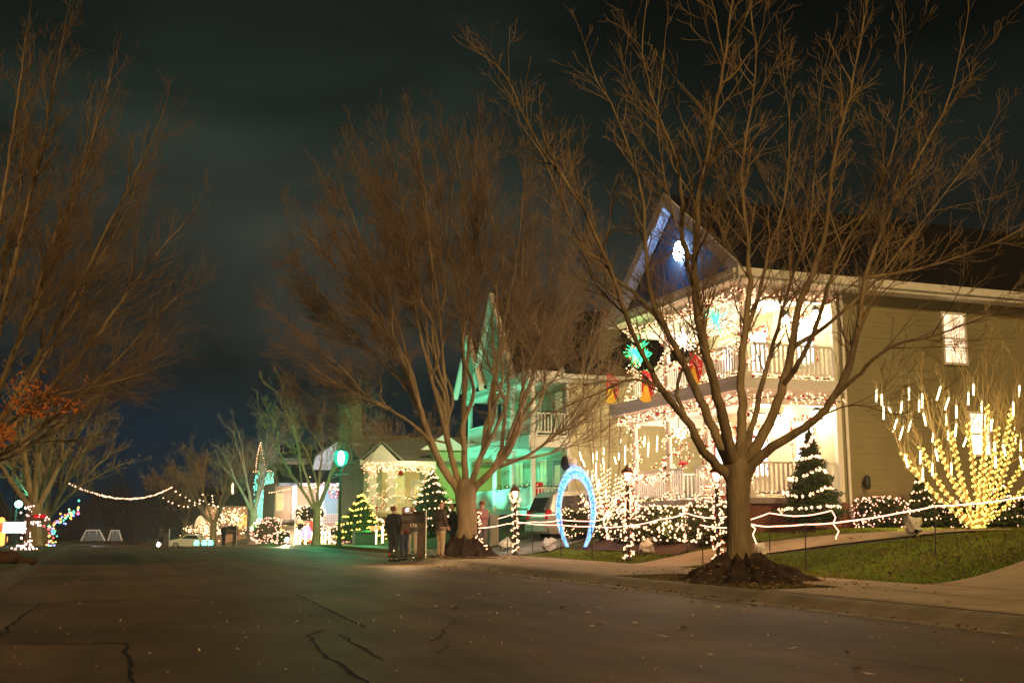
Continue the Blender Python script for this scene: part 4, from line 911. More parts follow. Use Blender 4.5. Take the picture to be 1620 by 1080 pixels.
# ------------------------------------------------------------------ wrapped crape myrtles with meteor tubes
def myrtle(base, stems, label, seed, bulbm, wrap, W, twl=.9, gap=.075, br=.03):
    t = thing('crape_myrtle', base, label, 'tree'); r = random.Random(seed); b = MB(); b.smooth = True; S = Seg(); bp = []
    for tops, d, r0 in stems:
        x1, y1 = tops; p1 = at(x1, y1, W+d); b0 = base+Vector((r.gauss(0, .07), r.gauss(0, .07), -.03)); pts = []
        for k in range(7):
            u = k/6; q = b0.lerp(p1, u); lat = (p1-b0); q += Vector((lat.x*.16*math.sin(3.14*u)*1.3+r.gauss(0, .03)*u, lat.y*.16*math.sin(3.14*u)*1.3+r.gauss(0, .03)*u, .16*math.sin(3.14*u)*.2)); pts.append(q)
        sp_ = spline(pts, 3); m = len(sp_); rad = [r0+(.007-r0)*(i/(m-1)) for i in range(m)]; b.tube(sp_, rad, 7)
        cfg = dict(wob=.1, up=.12, lv=1, dens=(7, 6), ang=(12, 40), len=(.4, .7), rmin=.0055, L0=twl, r0=.012, gap=.2, out=.3)
        dress([(sp_, r0, .007, .42)], S, cfg, seed+int(x1), base)
        wl = [p for i, p in enumerate(sp_) if i/(m-1) <= wrap]
        for i, p in enumerate(along(wl, gap*.44)):
            a = i*1.3; rr = r0*.8+.02; bp.append(p+Vector((rr*math.cos(a), rr*math.sin(a), 0)))
    obj('trunk', b, mat('myrtle_bark', (.34, .25, .15), .8, .25, 3, stretch=(1, 1, .3)), t)
    me = S.mesh('crown', base); me.materials.append(mat('myrtle_twig', (.5, .38, .18), .85, .2, 3)); c = link(bpy.data.objects.new('crown', me)); c.parent = t
    obj('bulbs', bulbs(bp, br, .012, r), bulbm, t, kind='stuff'); return t
BM1 = Vector((18.93, 20.61, gz(18.93, 20.61))); WM = BM1.dot(FWD)
st1 = [((1398, 640), -.3, .04), ((1432, 625), .3, .045), ((1460, 600), -.5, .045), ((1490, 590), .5, .05), ((1522, 560), .1, .05), ((1555, 580), -.5, .05), ((1585, 575), .6, .05), ((1615, 590), -.2, .05), ((1650, 620), .2, .045), ((1690, 640), -.4, .04), ((1560, 520), .3, .035), ((1610, 530), .1, .035)]
myrtle(BM1, st1, 'many-stemmed crape myrtle wrapped in amber lights on the lawn right of the house', 61, M['bulbyel'], .66, WM, br=.031, twl=1.2)
BM2 = Vector((16.3, 35.3, gz(16.3, 35.3))); WM2 = BM2.dot(FWD)
st2 = [((905, 640), 0, .05), ((925, 600), .6, .05), ((945, 575), -.4, .05), ((965, 590), .5, .05), ((985, 620), -.3, .05), ((1000, 640), .3, .045), ((890, 690), .2, .035), ((935, 640), .9, .04)]
myrtle(BM2, st2, 'many-stemmed crape myrtle between the two houses, beyond the blue-white arch', 62, M['bulb'], .40, WM2, br=.032)
def meteor(x, y0, y1, W, dx, grp, lab):
    a = at(x+dx, y0, W); c = at(x, y1, W); t = thing('meteor_light', a, lab, 'tube light', grp)
    obj('tube', MB().tube([a, c], .019, 7), M['tube'], t); d = (a-c).normalized()
    obj('cap', MB().tube([a+d*.002, a+d*.04], .022, 7), M['white'], t); obj('cord', MB().tube([a+d*.041, a+Vector((.02, .02, .2))], .005, 4), M['white'], t); return t
r = random.Random(9)
right = [(1386, 616, 636), (1395, 624, 642), (1398, 642, 663), (1425, 636, 654), (1438, 613, 633), (1410, 645, 653), (1423, 675, 695), (1413, 664, 683), (1436, 664, 683), (1454, 634, 651), (1459, 623, 645), (1465, 654, 673), (1482, 612, 633), (1495, 630, 648), (1497, 654, 673), (1513, 642, 661), (1511, 671, 691), (1500, 678, 696), (1475, 682, 699), (1532, 622, 640), (1540, 608, 625), (1553, 635, 652), (1568, 664, 682), (1603, 636, 658), (1613, 610, 629), (1606, 677, 697), (1436, 720, 739), (1456, 714, 733), (1460, 741, 761), (1475, 733, 752), (1484, 711, 729), (1505, 733, 752), (1554, 734, 746), (1574, 700, 714), (1575, 722, 740), (1591, 703, 721), (1615, 696, 713), (1618, 722, 742), (1568, 664, 680), (1524, 690, 706), (1630, 650, 668)]
for x, y0, y1 in right:
    meteor(x, y0, y1, WM+r.uniform(-.7, .7), r.choice((0, 0, 1, 2, -4, 6)), 'meteor tubes in the right-hand crape myrtle', 'white glowing tube hanging in the amber-wrapped crape myrtle at the right')
left = [(920, 715, 728), (938, 717, 734), (944, 715, 727), (943, 732, 756), (937, 750, 760), (928, 744, 754), (956, 724, 736), (955, 707, 719), (953, 740, 751), (945, 764, 775), (950, 758, 771), (959, 774, 787), (980, 695, 708), (979, 716, 727), (975, 723, 734), (989, 705, 735), (974, 787, 797), (1003, 712, 726), (925, 728, 738)]
for x, y0, y1 in left:
    meteor(x, y0, y1, WM2+r.uniform(-.6, .6), r.choice((0, 0, 2, -3)), 'meteor tubes in the far crape myrtle', 'white glowing tube hanging in the crape myrtle between the two houses')
def cable(lst, W, label):
    L_ = sorted(lst); pts = []
    for i in range(0, len(L_)-1):
        (xa, ya, _), (xb, yb, _) = L_[i], L_[i+1]
        if abs(xa-xb) < 45 and abs(ya-yb) < 60: pts.append(sag(at(xa, ya-3, W), at(xb, yb-3, W), .06, 6))
    t = thing('light_cable', pts[0][0], label, 'cable')
    b = MB(); b.tube([p for s_ in pts for p in s_], .0055, 4); obj('wire', b, mat('pale_wire', (.5, .45, .3), .6), t)
    b = MB(); b.tube([pts[0][0], pts[0][0]+Vector((0, 0, .06))], .012, 5); obj('plug', b, M['white'], t)
cable(right, WM, 'thin pale cable looping between the hanging tubes of the right-hand crape myrtle'); cable(left, WM2, 'thin pale cable looping between the hanging tubes of the far crape myrtle')
for x, y0, y1, nm in ((1025, 700, 722, 'nearer the corner column'), (1039, 690, 714, 'next to the second column'), (1019, 690, 706, 'highest one')):
    meteor(x, y0, y1, 34.6, 1, None, f'white glowing tube seen through the far end of the porch, {nm}')
point('myrtle_glow', BM1+Vector((-.9, -.6, 1.5)), (1, .62, .15), 14, .4); point('myrtle_glow', BM1+Vector((-1.2, -.2, 3.0)), (1, .72, .25), 16, .6); point('myrtle_glow', BM1+Vector((1.2, -.2, 2.6)), (1, .72, .25), 16, .6)
point('myrtle_glow', BM2+Vector((-.6, -.9, 2.2)), (1, .8, .4), 12, .5)

# ------------------------------------------------------------------ stakes and rope lights round the lawn
stk = [((803, 878), 827, 'at the left end of the lawn by the short lit post'), ((843, 878), 825, 'between the short lit post and the arch'), ((888, 883), 822, 'by the left foot of the blue-white arch'), ((937, 885), 831, 'by the right foot of the blue-white arch'), ((986, 890), 831, 'at the lawn corner beside the tall lit post'),
       ((1087, 875), 811, 'beyond the walk, left of the big trunk'), ((1112, 895), 830, 'on the pavement side just left of the big trunk'), ((1218, 875), 811, 'beside the walk just right of the big trunk'), ((1275, 908), 829, 'on the front lawn edge right of the big trunk'), ((1480, 878), 800, 'in the middle of the right-hand lawn'), ((1640, 850), 782, 'at the right edge of the picture')]
T = {}
for (px, py), top, where in stk:
    p = hit(px, py); W = p.dot(FWD); q = at(px-1, top, W); T[px] = (W, q)
    t = thing('metal_stake', p, f'thin black stake {where}', 'stake', 'stakes holding up the rope lights'); b = MB(); b.tube([p-Vector((0, 0, .05)), q], .012, 6); obj('rod', b, M['metal_dark'], t)
    hb = MB(); hb.tube([q+Vector((.02*math.cos(a), .02*math.sin(a), .01+.012*math.sin(a))) for a in [k*.7 for k in range(9)]], .005, 4); obj('hook', hb, M['metal_dark'], t)
def rope(pl, label, seed=0):
    "pl: (px, py, forward distance)"
    pts = []; P = [at(*p) for p in pl]
    for a, c in zip(P, P[1:]): pts += sag(a, c, .012*(c-a).length, 6)[:-1]
    pts.append(P[-1]); t = thing('rope_light', pts[0], label, 'rope light')
    obj('tube', MB().tube(pts, .0125, 6), M['rope'], t); e = MB(); e.tube([pts[-1], pts[-1]+Vector((0, 0, -.05))], .014, 6); obj('end_cap', e, M['white'], t); return t
w = {k: v[0] for k, v in T.items()}
rope([(757, 835, 35.2), (803, 828, w[803]), (843, 825, w[843]), (888, 822, w[888]), (928, 824, w[888]), (967, 816, w[986]+.5)], 'pink-white rope light from the middle tree past the arch to the tall lit post')
rope([(788, 820, 37.2), (813, 812, 36.6), (851, 815, 36.3), (882, 813, 36)], 'short rope light in front of the parked minivan')
rope([(818, 825, 36), (888, 830, w[888]), (938, 832, w[937]), (986, 832, w[986]), (1044, 821, 26.8), (1086, 811, w[1087]), (1127, 819, 26.5), (1164, 815, 26)], 'rope light running through the arch along the hedge to the big trunk')
rope([(1182, 823, 25.6), (1217, 811, w[1218]), (1256, 816, 25.8), (1285, 814, 25.8), (1316, 807, 25.6)], 'rope light right of the big trunk, dipping below the conical evergreen')
rope([(1316, 807, 25.6), (1322, 818, 25.6), (1318, 828, 25.6), (1327, 840, 25.5), (1322, 850, 25.4), (1326, 858, 25.3)], 'zigzag end of rope light hanging to the walk right of the conical evergreen')
rope([(1180, 822, 22.5), (1195, 836, 22.4), (1191, 845, 22.3), (1197, 860, 22.2)], 'crooked rope light end hanging down the right of the big trunk')
rope([(1108, 830, w[1112]), (1189, 829, 20.8), (1225, 832, w[1275]+.3), (1275, 829, w[1275]), (1340, 824, 20.6), (1422, 811, 20.9), (1479, 800, w[1480]), (1557, 795, 20.6), (1640, 781, w[1640])], 'long rope light along the front of the right-hand lawn')
for p, pw_ in (((1140, 838, 22), 1.2), ((1250, 838, 21), 1.6), ((1330, 832, 20.6), 1.6), ((1430, 818, 20.7), 1.6), ((1550, 804, 20.4), 1.6), ((1240, 822, 25.6), 1.6), ((1060, 826, 27), 1.2), ((860, 836, 32), 1.2)):
    point('rope_glow', at(*p), (1, .5, .25), pw_*2.6, .2)

# ------------------------------------------------------------------ lamp posts wrapped in lights, arch, flood lamps
def wrapped_post(base, h, label, seed, lantern_=True, thick=.10, full=True, br=.03):
    r = random.Random(seed); base = Vector(base); t = thing('lamp_post', base, label, 'lamp post'); b = MB()
    b.cyl(base.x, base.y, base.z-.05, base.z+h-.42, .055, .045, 10); b.lathe(base, [(.12, 0), (.1, .08), (.06, .14)], 10); obj('post', b, M['metal_dark'], t)
    hd = MB(); c = base+Vector((0, 0, h-.40)); hd.lathe(c, [(.05, 0), (.10, .02), (.10, .04)], 6); hd.lathe(c+Vector((0, 0, .25)), [(.20, 0), (.17, .05), (.06, .14), (.02, .2), (.005, .25)], 6)
    for k in range(6):
        a = k*1.047; hd.tube([c+Vector((.09*math.cos(a), .09*math.sin(a), .03)), c+Vector((.14*math.cos(a), .14*math.sin(a), .26))], .008, 4)
    obj('lantern_frame', hd, mat('copper_lantern', (.22, .09, .05), .5, metal=.3), t)
    g = MB(); g.lathe(c+Vector((0, 0, .04)), [(.05, 0), (.085, .2)], 6); obj('lamp_glass', g, glow('lantern_glass', (1, .7, .42), 6), t)
    z1 = h-.42 if full else h*.55
    hp = helix(base+Vector((0, 0, .05)), base+Vector((0, 0, z1)), thick, thick, z1*4.2); nb = MB()
    for p in along(hp, .03): nb.leaf(p+Vector((r.gauss(0, .03), r.gauss(0, .03), 0)), r.uniform(.03, .05), r)
    obj('garland_needles', nb, M['garl'], t, kind='stuff'); bp = along(hp, .055)+[c+Vector((r.gauss(0, .12), r.gauss(0, .12), r.uniform(-.1, .3))) for _ in range(22)]
    obj('bulbs', bulbs(bp, br, .03, r), M['bulb'], t, kind='stuff'); o = MB()
    for p in along(hp, .5): o.ball(p, .035, 7, 5)
    obj('baubles', o, M['redgloss'], t, kind='stuff'); point('lantern_light', c+Vector((0, 0, .12)), (1, .62, .32), 13, .1); return t
p = hit(815, 879); wrapped_post(p, 108/1765*p.dot(FWD), 'short lamp post wound with warm lights left of the parked minivan', 1)
p = hit(995, 888); wrapped_post(p, 148/1765*p.dot(FWD), 'tall lamp post wound with dense warm lights at the lawn corner, right of the arch', 2, thick=.13)
p = hit(1137, 889); tp = wrapped_post(p, 150/1765*p.dot(FWD), 'copper-topped lamp post in front of the hedge, just left of the big trunk', 3, thick=.12)
garland([p+Vector((.14*math.cos(a), .14*math.sin(a), .42)) for a in [k*.6 for k in range(12)]], 'small wreath low on the lamp post beside the big trunk', 'wreath', r=.05, gap=.2, br=.018, name='wreath', m=M['garl'])
# loose dense lights around the tall post: rail garland running from post to porch
garland(sag(hit(995, 888)+Vector((0, 0, 1.2)), (X0-.1, 32.3, 2.95), .25, 14), 'lit garland swooping from the tall lit post up to the porch corner', gap=.045, br=.03, r=.16)
garland(sag(hit(995, 888)+Vector((0, 0, 1.6)), hit(930, 850)+Vector((0, 0, 1.1)), .2, 14), 'lit garland hanging left of the tall lit post towards the arch', gap=.05, br=.03, r=.2)
# arch
WA = 34.3; A1 = at(911, 868, WA); A1.z = gz(A1.x, A1.y); t = thing('light_arch', A1, 'egg-shaped arch of blue-white lights on the lawn', 'light arch')
cxp, yb, yt = 911, 868+max(0, (at(911, 868, WA).z-A1.z))*1765/WA, 745
ctr = at(cxp, (yb+yt)/2, WA); ax = RGT; hh = (yb-yt)/1765*WA/2; ww = 28.5/1765*WA
def apt(a, k=1, dy=0):
    # a from -0.8pi.. over the top; legs pinch inward at the bottom
    x = math.sin(a); z = math.cos(a); wd = ww*(1-.16*max(0, -z)); return ctr+ax*(x*wd*k)+Vector((0, 0, z*hh*(1.0+0.0*k)*(1 if z < 0 else k)))-FWD*dy
aa = [-2.52+5.04*i/60 for i in range(61)]
fm = MB()
for k, dy in ((1.13, .09), (.82, .09), (1.13, -.09), (.82, -.09)): fm.tube([apt(a, k, dy) for a in aa], .011, 5)
obj('frame', fm, mat('white_frame', (.7, .75, .85), .5), t)
r = random.Random(3); bp = []
for _ in range(1250):
    a = r.uniform(-2.52, 2.52); bp.append(apt(a, r.uniform(.84, 1.12), r.uniform(-.1, .1)))
obj('bulbs', bulbs(bp, .021, 0, r), M['bulbcool'], t, kind='stuff')
gl = MB(); gl.tube([apt(a, .97) for a in aa], .06, 7); obj('tinsel_core', gl, glow('arch_tinsel', (.10, .36, 1), .32), t)
bw = MB(); q = apt(-.35, 1.2); bw.smooth = True; bw.ball(q+ax*.13+Vector((0, 0, .10)), .17, 9, 6, .9); bw.ball(q+ax*.03+Vector((0, 0, .2)), .12, 9, 6); obj('bow', bw, M['plastic'], t)
bw = MB(); bw.smooth = True; bw.ball(q+ax*-.08+Vector((0, 0, .08)), .15, 9, 7, 1.6); obj('bow_loop', bw, M['blackcloth'], t)
for zz in (-.5, .3, .8): point('arch_glow', ctr-FWD*.35+Vector((0, 0, zz*hh)), (.2, .45, 1), 2.6, .2)
def flood(p, label, face, s=1.0, on=False):
    p = Vector(p); t = thing('flood_lamp', p, label, 'flood lamp', None); b = MB(); b.tube([p-Vector((0, 0, .08)), p+Vector((0, 0, .16*s))], .012, 6); f = Vector(face).normalized(); c = p+Vector((0, 0, .22*s))
    b.tube([c-f*.12*s, c-f*.02*s, c+f*.10*s], [.05*s, .085*s, .11*s], 12); obj('lamp_body', b, M['metal_dark'], t)
    g = MB(); g.tube([c+f*.101*s, c+f*.112*s], .10*s, 12); obj('lens', g, glow('flood_lens_on', (1, .88, .6), 320) if on else M['glass'], t)
    if not on:
        bg = MB(); r = random.Random(int(p.x*100)); n = 9; vs = []
        for j, (rad, off) in enumerate(((.07, -.2), (.15, -.12), (.17, .0), (.20, .12), (.16, .19), (.03, .205))):
            for i in range(n):
                a = 2*math.pi*i/n; u = f.orthogonal().normalized(); v = f.cross(u); q = c+f*(off*s)+(u*math.cos(a)+v*math.sin(a))*(rad*s*r.uniform(.5, 1.35)); vs.append(tuple(q))
        bg.add(vs, [(j*n+i, j*n+(i+1) % n, (j+1)*n+(i+1) % n, (j+1)*n+i) for j in range(5) for i in range(n)]); obj('plastic_bag', bg, M['plastic'], t)
    return t
flood(hit(1022, 878), 'flood lamp in a clear plastic bag on the lawn right of the tall post', (.9, .3, .55), .95)
flood(hit(1447, 850), 'crumpled plastic-wrapped flood lamp beside the walk on the right-hand lawn', (.4, .8, .5), 1.05)
flood(hit(868, 873), 'plastic-wrapped flood lamp at the left foot of the arch', (.9, .3, .5), 1.1)
flood(hit(1483, 832), 'plastic-wrapped flood lamp by the side wall behind the middle lawn stake', (.2, .9, .5), 1.0)
flood(hit(1205, 884), 'plastic-wrapped lamp at the right of the root mound', (.6, .6, .4), .8)
flood(hit(799, 872), 'plastic-wrapped lamp left of the short lit post', (.9, .4, .4), 1.1)

point('yard_flood', hit(1447, 850)+Vector((.25, .45, .35)), (1, .72, .32), 190, .08, spot=R(105), aim=(21.5, Y0, 5.6), blend=.9)
point('yard_flood', hit(1022, 878)+Vector((.4, .1, .4)), (1, .72, .4), 90, .08, spot=R(110), aim=(16, 28.5, 4.5), blend=.9)
# ------------------------------------------------------------------ minivan on the drive, far car
def car(base, ang, prof, roofw, L, Wd, paint, label, nm='parked_minivan', cat='minivan', wins=(), wheels=(.85, 3.7), wr=.33):
    "prof: side outline (x along length from the tail, z) ; ang: heading"
    base = Vector(base); t = thing(nm, base, label, cat); c, s = math.cos(ang), math.sin(ang)
    def tr(x, y, z): return (base.x+x*c-y*s, base.y+x*s+y*c, base.z+z)
    zb = 1.0
    def half(z): return Wd/2*(1-.16*max(0, (z-zb)/.75)**1.2)
    b = MB(); b.smooth = False; n = len(prof); k = 7; vs = []
    for x, z in prof:
        for j in range(k):
            u = -1+2*j/(k-1); y = half(z)*(abs(u)**.55*(1 if u > 0 else -1)); dx = -.06*(1-abs(u))*(1 if x > L/2 else -1)*-1*(1 if x < .2*L or x > .8*L else 0)
            vs.append(tr(x+(dx if x > L/2 else -dx*-1)*0+(.08*(1-u*u) if x > .8*L else 0), y, z+.03*(1-u*u)*(1 if z > 1.2 else 0)))
    fs = [(i*k+j, i*k+j+1, ((i+1) % n)*k+j+1, ((i+1) % n)*k+j) for i in range(n) for j in range(k-1)]
    fs += [tuple(i*k for i in range(n)), tuple(reversed([i*k+k-1 for i in range(n)]))]
    b.add(vs, fs); body = obj('body', b, paint, t)
    for poly in wins:
        for sd in (-1, 1):
            g = MB(); g.prism([tr(x, sd*(half(z)+.004), z) for x, z in poly], Vector(tr(0, sd*.006, 0))-Vector(tr(0, 0, 0))); obj('window', g, M['glass'], t)
    for x in wheels:
        for sd in (-1, 1):
            a0 = Vector(tr(x, sd*(Wd/2-.2), wr)); a1 = Vector(tr(x, sd*(Wd/2+.015), wr)); a2 = Vector(tr(x, sd*(Wd/2+.025), wr))
            ty = MB(); ty.tube([a0, a1], wr, 20); w_ = obj('wheel', ty, M['rubber'], t); rm = MB(); rm.tube([a1, a2], wr*.66, 18)
            for q in range(7):
                an = 6.283*q/7; rm.tube([a2, a2+(Vector(tr(math.cos(an), 0, math.sin(an)))-Vector(tr(0, 0, 0)))*wr*.6], .025, 5)
            obj('rim', rm, M['alloy'], w_)
    return t, tr, half
vp = [(.12, .28), (.04, .5), (.03, .85), (.10, 1.05), (.30, 1.62), (.45, 1.74), (1.2, 1.80), (2.6, 1.78), (3.1, 1.70), (3.75, 1.16), (4.1, 1.04), (4.75, .86), (4.92, .62), (4.92, .35), (4.8, .25)]
silver = mat('silver_paint', (.50, .47, .42), .32, metal=.55, coat=.6)
vb = Vector((14.55, 37.6, gz(14.6, 37.6)+.03))
van, tr, hf = car(vb, R(2), vp, 0, 4.92, 1.95, silver, 'silver minivan on the drive behind the blue-white arch, tail toward the street', wins=([(.52, 1.12), (.62, 1.60), (1.55, 1.66), (1.55, 1.12)], [(1.62, 1.12), (1.62, 1.66), (2.45, 1.65), (2.45, 1.12)], [(2.52, 1.12), (2.52, 1.64), (2.95, 1.60), (3.5, 1.16), (3.5, 1.12)]))
g = MB(); g.prism([tr(.02, -.72, 1.08), tr(.02, .72, 1.08), tr(.22, .66, 1.56), tr(.22, -.66, 1.56)], Vector(tr(-.02, 0, 0))-Vector(tr(0, 0, 0))); obj('rear_window', g, M['glass'], van)
for sd in (-1, 1):
    g = MB(); g.prism([tr(-.02, sd*.97, .78), tr(-.02, sd*.80, .78), tr(.02, sd*.80, 1.12), tr(.02, sd*.97, 1.12)], Vector(tr(.16, 0, 0))-Vector(tr(0, 0, 0))); obj('tail_light', g, mat('red_lens', (.6, .02, .02), .2, coat=.5), van)
g = MB(); g.prism([tr(-.08, -.9, .36), tr(-.08, .9, .36), tr(-.08, .9, .62), tr(-.08, -.9, .62)], Vector(tr(.12, 0, 0))-Vector(tr(0, 0, 0))); obj('bumper', g, silver, van)
for sd in (-1, 1):
    for x in (1.75, 2.75): g = MB(); g.prism([tr(x, sd*.982, 1.0), tr(x+.2, sd*.982, 1.0), tr(x+.2, sd*.982, 1.035), tr(x, sd*.982, 1.035)], Vector(tr(0, sd*.02, 0))-Vector(tr(0, 0, 0))); obj('door_handle', g, M['alloy'], van)
    g = MB(); g.tube([tr(3.35, sd*.98, 1.12), tr(3.36, sd*1.16, 1.2)], [.04, .09], 7); obj('mirror', g, silver, van)
point('van_fill', (13.2, 36.2, 2.6), (1, .78, .5), 55, .3)  # light added to brighten the van's tail, without a fixture
sp2 = [(.1, .25), (.03, .6), (.1, .85), (.9, .95), (1.4, 1.36), (2.6, 1.42), (3.3, 1.0), (4.3, .82), (4.45, .5), (4.4, .25)]
d = ray(303, 845); Yc = 118; Xc = Yc*d.x/d.y; car((Xc+2.2, Yc, gz(Xc, Yc)), R(160), sp2, 0, 4.45, 1.75, mat('white_paintwork', (.7, .68, .62), .35, coat=.5), 'small white car far down the street beside the forked tree', 'parked_car', 'car', wins=([(1.25, .98), (1.55, 1.3), (2.5, 1.34), (3.1, 1.02)],), wheels=(.8, 3.6), wr=.31)
point('far_glow', (Xc, Yc-4, 3), (1, .7, .4), 30, .5)
# ------------------------------------------------------------------ neighbouring houses
def gable_front(name, x0, x1, y0, y1, zf, ze, za, wallm, roofm, label, wall2=None, over=.4, cat='house'):
    "house whose gable faces the street; ridge runs away from it"
    zg = gz(x0, (y0+y1)/2)-.3; ym = (y0+y1)/2; t = thing(name, (x0, ym, gz(x0, ym)), label, cat)
    obj('wall', MB().box(x0, x1, y0, y1, zf-.1, ze), wallm, t); obj('foundation', MB().box(x0-.02, x1, y0-.03, y1+.03, zg, zf-.1), M['brick'], t)
    obj('gable_wall', MB().prism([(x0+.01, y0, ze), (x0+.01, ym, za-.1), (x0+.01, y1, ze)], (.15, 0, 0)), wall2 or wallm, t)
    b = MB()
    for ya in (y0-over, y1+over): b.prism([(x0-over, ya, ze-.12), (x0-over, ym, za), (x0-over, ym, za+.13), (x0-over, ya, ze+.01)], (x1-x0+2*over, 0, 0))
    obj('roof', b, roofm, t)
    for ya, s in ((y0-over-.03, 1), (y1+over+.03, -1)):
        obj('bargeboard', MB().prism([(x0-over-.06, ya, ze-.25), (x0-over-.06, ym, za-.13), (x0-over-.06, ym, za+.15), (x0-over-.06, ya, ze+.03)], (.055, 0, 0)), M['white'], t)
    obj('eave', MB().box(x0-over+.01, x1+over, y0-over, y0-.006, ze-.28, ze-.06), M['white'], t); return t
pale = siding('pale_siding', (.58, .52, .36), .16); grn = siding('sage_siding', (.34, .40, .27), .14); grey = siding('grey_siding', (.36, .34, .33), .15)
dk = litpane('dim_pane', (1, .75, .4), .12)
# second house: porch recessed on its near corner, lit by green floods
Y20, Y21, XF = 42.8, 51.6, 16.3
H2 = gable_front('house', 18.1, 34, Y20, Y21, 1.75, 7.55, 11.1, pale, M['shingle'], 'cream two-storey house behind the middle tree, its front washed in green light')
def cbox(n, *a, m=None): return obj(n, MB().box(*a), m or M['white'], H2)
cbox('porch_floor', XF, 18.09, Y20-.05, Y21, 1.6, 1.75); cbox('foundation_porch', XF+.06, 18.05, Y20, Y21-.05, .3, 1.6, m=M['brick'])
cbox('balcony_floor', XF-.1, 18.09, Y20-.12, Y21+.1, 4.35, 4.85); cbox('upper_beam', XF-.1, 18.09, Y20-.1, Y21+.1, 7.1, 7.56)
for y in (Y20+.1, Y20+2.6, Y20+4.9, Y21-.15):
    for za, zb in ((1.752, 4.345), (4.853, 7.095)): b = MB(); b.box(XF, XF+.3, y-.15, y+.15, za, za+.2).box(XF, XF+.3, y-.15, y+.15, zb-.15, zb); b.cyl(XF+.15, y, za+.2, zb-.15, .12, .11, 14); obj('column', b, M['white'], H2)
b = MB().box(17.95, 18.085, Y20-.02, Y20+.16, 1.753, 7.09); obj('corner_board', b, M['white'], H2)
for za, zb in ((1.86, 2.7), (4.96, 5.8)):
    railing(H2, (XF+.3, Y20+.06, 0), (17.94, Y20+.06, 0), za, zb)
    for i, (a, c) in enumerate(((Y20+.25, Y20+2.45), (Y20+2.75, Y20+4.75), (Y20+5.05, Y21-.3))):
        railing(H2, (XF+.15, a, 0), (XF+.15, c, 0), za, zb)
# twin front gables
for ym, hw, za in ((Y20+3.9, 2.4, 11.3), (Y20+7.4, 1.7, 9.9)):
    b = MB().prism([(XF-.25, ym-hw, 7.57), (XF-.25, ym, za), (XF-.25, ym+hw, 7.57)], (.2, 0, 0)); g = obj('gable', b, mat('shake', (.45, .46, .38), .85, .3, 9, bump=.6), H2)
    for s in (-1, 1): obj('bargeboard', MB().prism([(XF-.5, ym+s*(hw+.35), 7.3), (XF-.5, ym, za), (XF-.5, ym, za+.32), (XF-.5, ym+s*(hw+.35), 7.62)], (.24, 0, 0)), M['white'], g)
    b = MB()
    for s in (-1, 1): b.prism([(XF-.255, ym+s*(hw+.3), 7.4), (XF-.255, ym, za+.03), (XF-.255, ym, za+.13), (XF-.255, ym+s*(hw+.3), 7.5)], (4.2, 0, 0))
    obj('roof', b, M['shingle'], g)
door(H2, 'x', Y20+.9, Y20+1.8, 1.76, 3.9, 18.098, mat('grey_door', (.3, .29, .27), .5), dk); window(H2, 'x', Y20+2.6, Y20+3.5, 2.6, 4.0, 18.098, dk); window(H2, 'x', Y20+.7, Y20+1.6, 5.3, 6.8, 18.098, dk); window(H2, 'x', Y20+3.2, Y20+4.2, 5.3, 6.8, 18.098, dk)
window(H2, 'x', Y20+5.6, Y20+6.6, 2.6, 4.0, 18.098, dk)
garland([(XF+.1, y, 2.75) for y in fr(Y20+.2, Y20+4.8, .5)]+[], 'dark evergreen garland along the lower porch rail of the green-lit house', bulb=M['bulbfar'], gap=3, bauble=0, r=.16, needles=60)
garland([(x, Y20-.02, 2.75) for x in fr(XF+.3, 17.9, .4)], 'dark evergreen garland on the near side porch rail of the green-lit house', bulb=M['bulbfar'], gap=3, bauble=0, r=.16, needles=60)
garland([(x, Y20-.02, 5.85) for x in fr(XF+.3, 17.9, .4)], 'dark evergreen garland on the balcony rail of the green-lit house', bulb=M['bulbfar'], gap=3, bauble=0, r=.16, needles=60)
def chair(p, label):
    p = Vector(p); t = thing('porch_chair', p, label, 'chair'); b = MB(); b.box(p.x-.3, p.x+.3, p.y-.28, p.y+.28, p.z+.38, p.z+.5); obj('seat', b, M['red'], t)
    b = MB(); b.prism([(p.x-.3, p.y+.2, p.z+.5), (p.x+.3, p.y+.2, p.z+.5), (p.x+.3, p.y+.34, p.z+1.2), (p.x-.3, p.y+.34, p.z+1.2)], (0, .08, 0)); obj('backrest', b, M['red'], t)
    for sx in (-.27, .27):
        for sy in (-.24, .24): obj('leg', MB().box(p.x+sx-.025, p.x+sx+.025, p.y+sy-.025, p.y+sy+.025, p.z, p.z+.38), M['metal_dark'], t)
chair((17.0, Y20+.8, 1.75), 'dark red cushioned chair on the porch of the green-lit house')
point('green_flood', (14.6, 46.2, 1.3), (.16, 1, .56), 640, .1, spot=R(95), aim=(17, 47.5, 6.0)); point('green_flood', (14.4, 43.2, 1.1), (.16, 1, .56), 190, .1, spot=R(80), aim=(17.5, 43.6, 4.2)); point('green_flood', (14.0, 50.5, 1.2), (.16, 1, .56), 340, .1, spot=R(85), aim=(17, 51, 6))
for p, lab in (((14.6, 46.2), 'small green flood lamp on the grass before the green-lit house, farther one'), ((14.4, 43.2), 'small green flood lamp on the grass before the green-lit house, nearer one')):
    q = Vector(gp(*p)); t = thing('flood_lamp', q, lab, 'flood lamp'); b = MB(); b.tube([q, q+Vector((0, 0, .14))], .02, 6); b.tube([q+Vector((-.06, 0, .1)), q+Vector((.08, 0, .24))], [.06, .1], 8); obj('lamp_body', b, M['metal_dark'], t); g = MB(); g.tube([q+Vector((.081, 0, .24)), q+Vector((.095, 0, .25))], .09, 8); obj('lens', g, glow('green_lens', (.1, 1, .5), 8), t)
point('side_fill', (20, 36.4, 3.6), (1, .78, .4), 400, .8)  # unseen fill that lifts the cream side wall, no source of its own
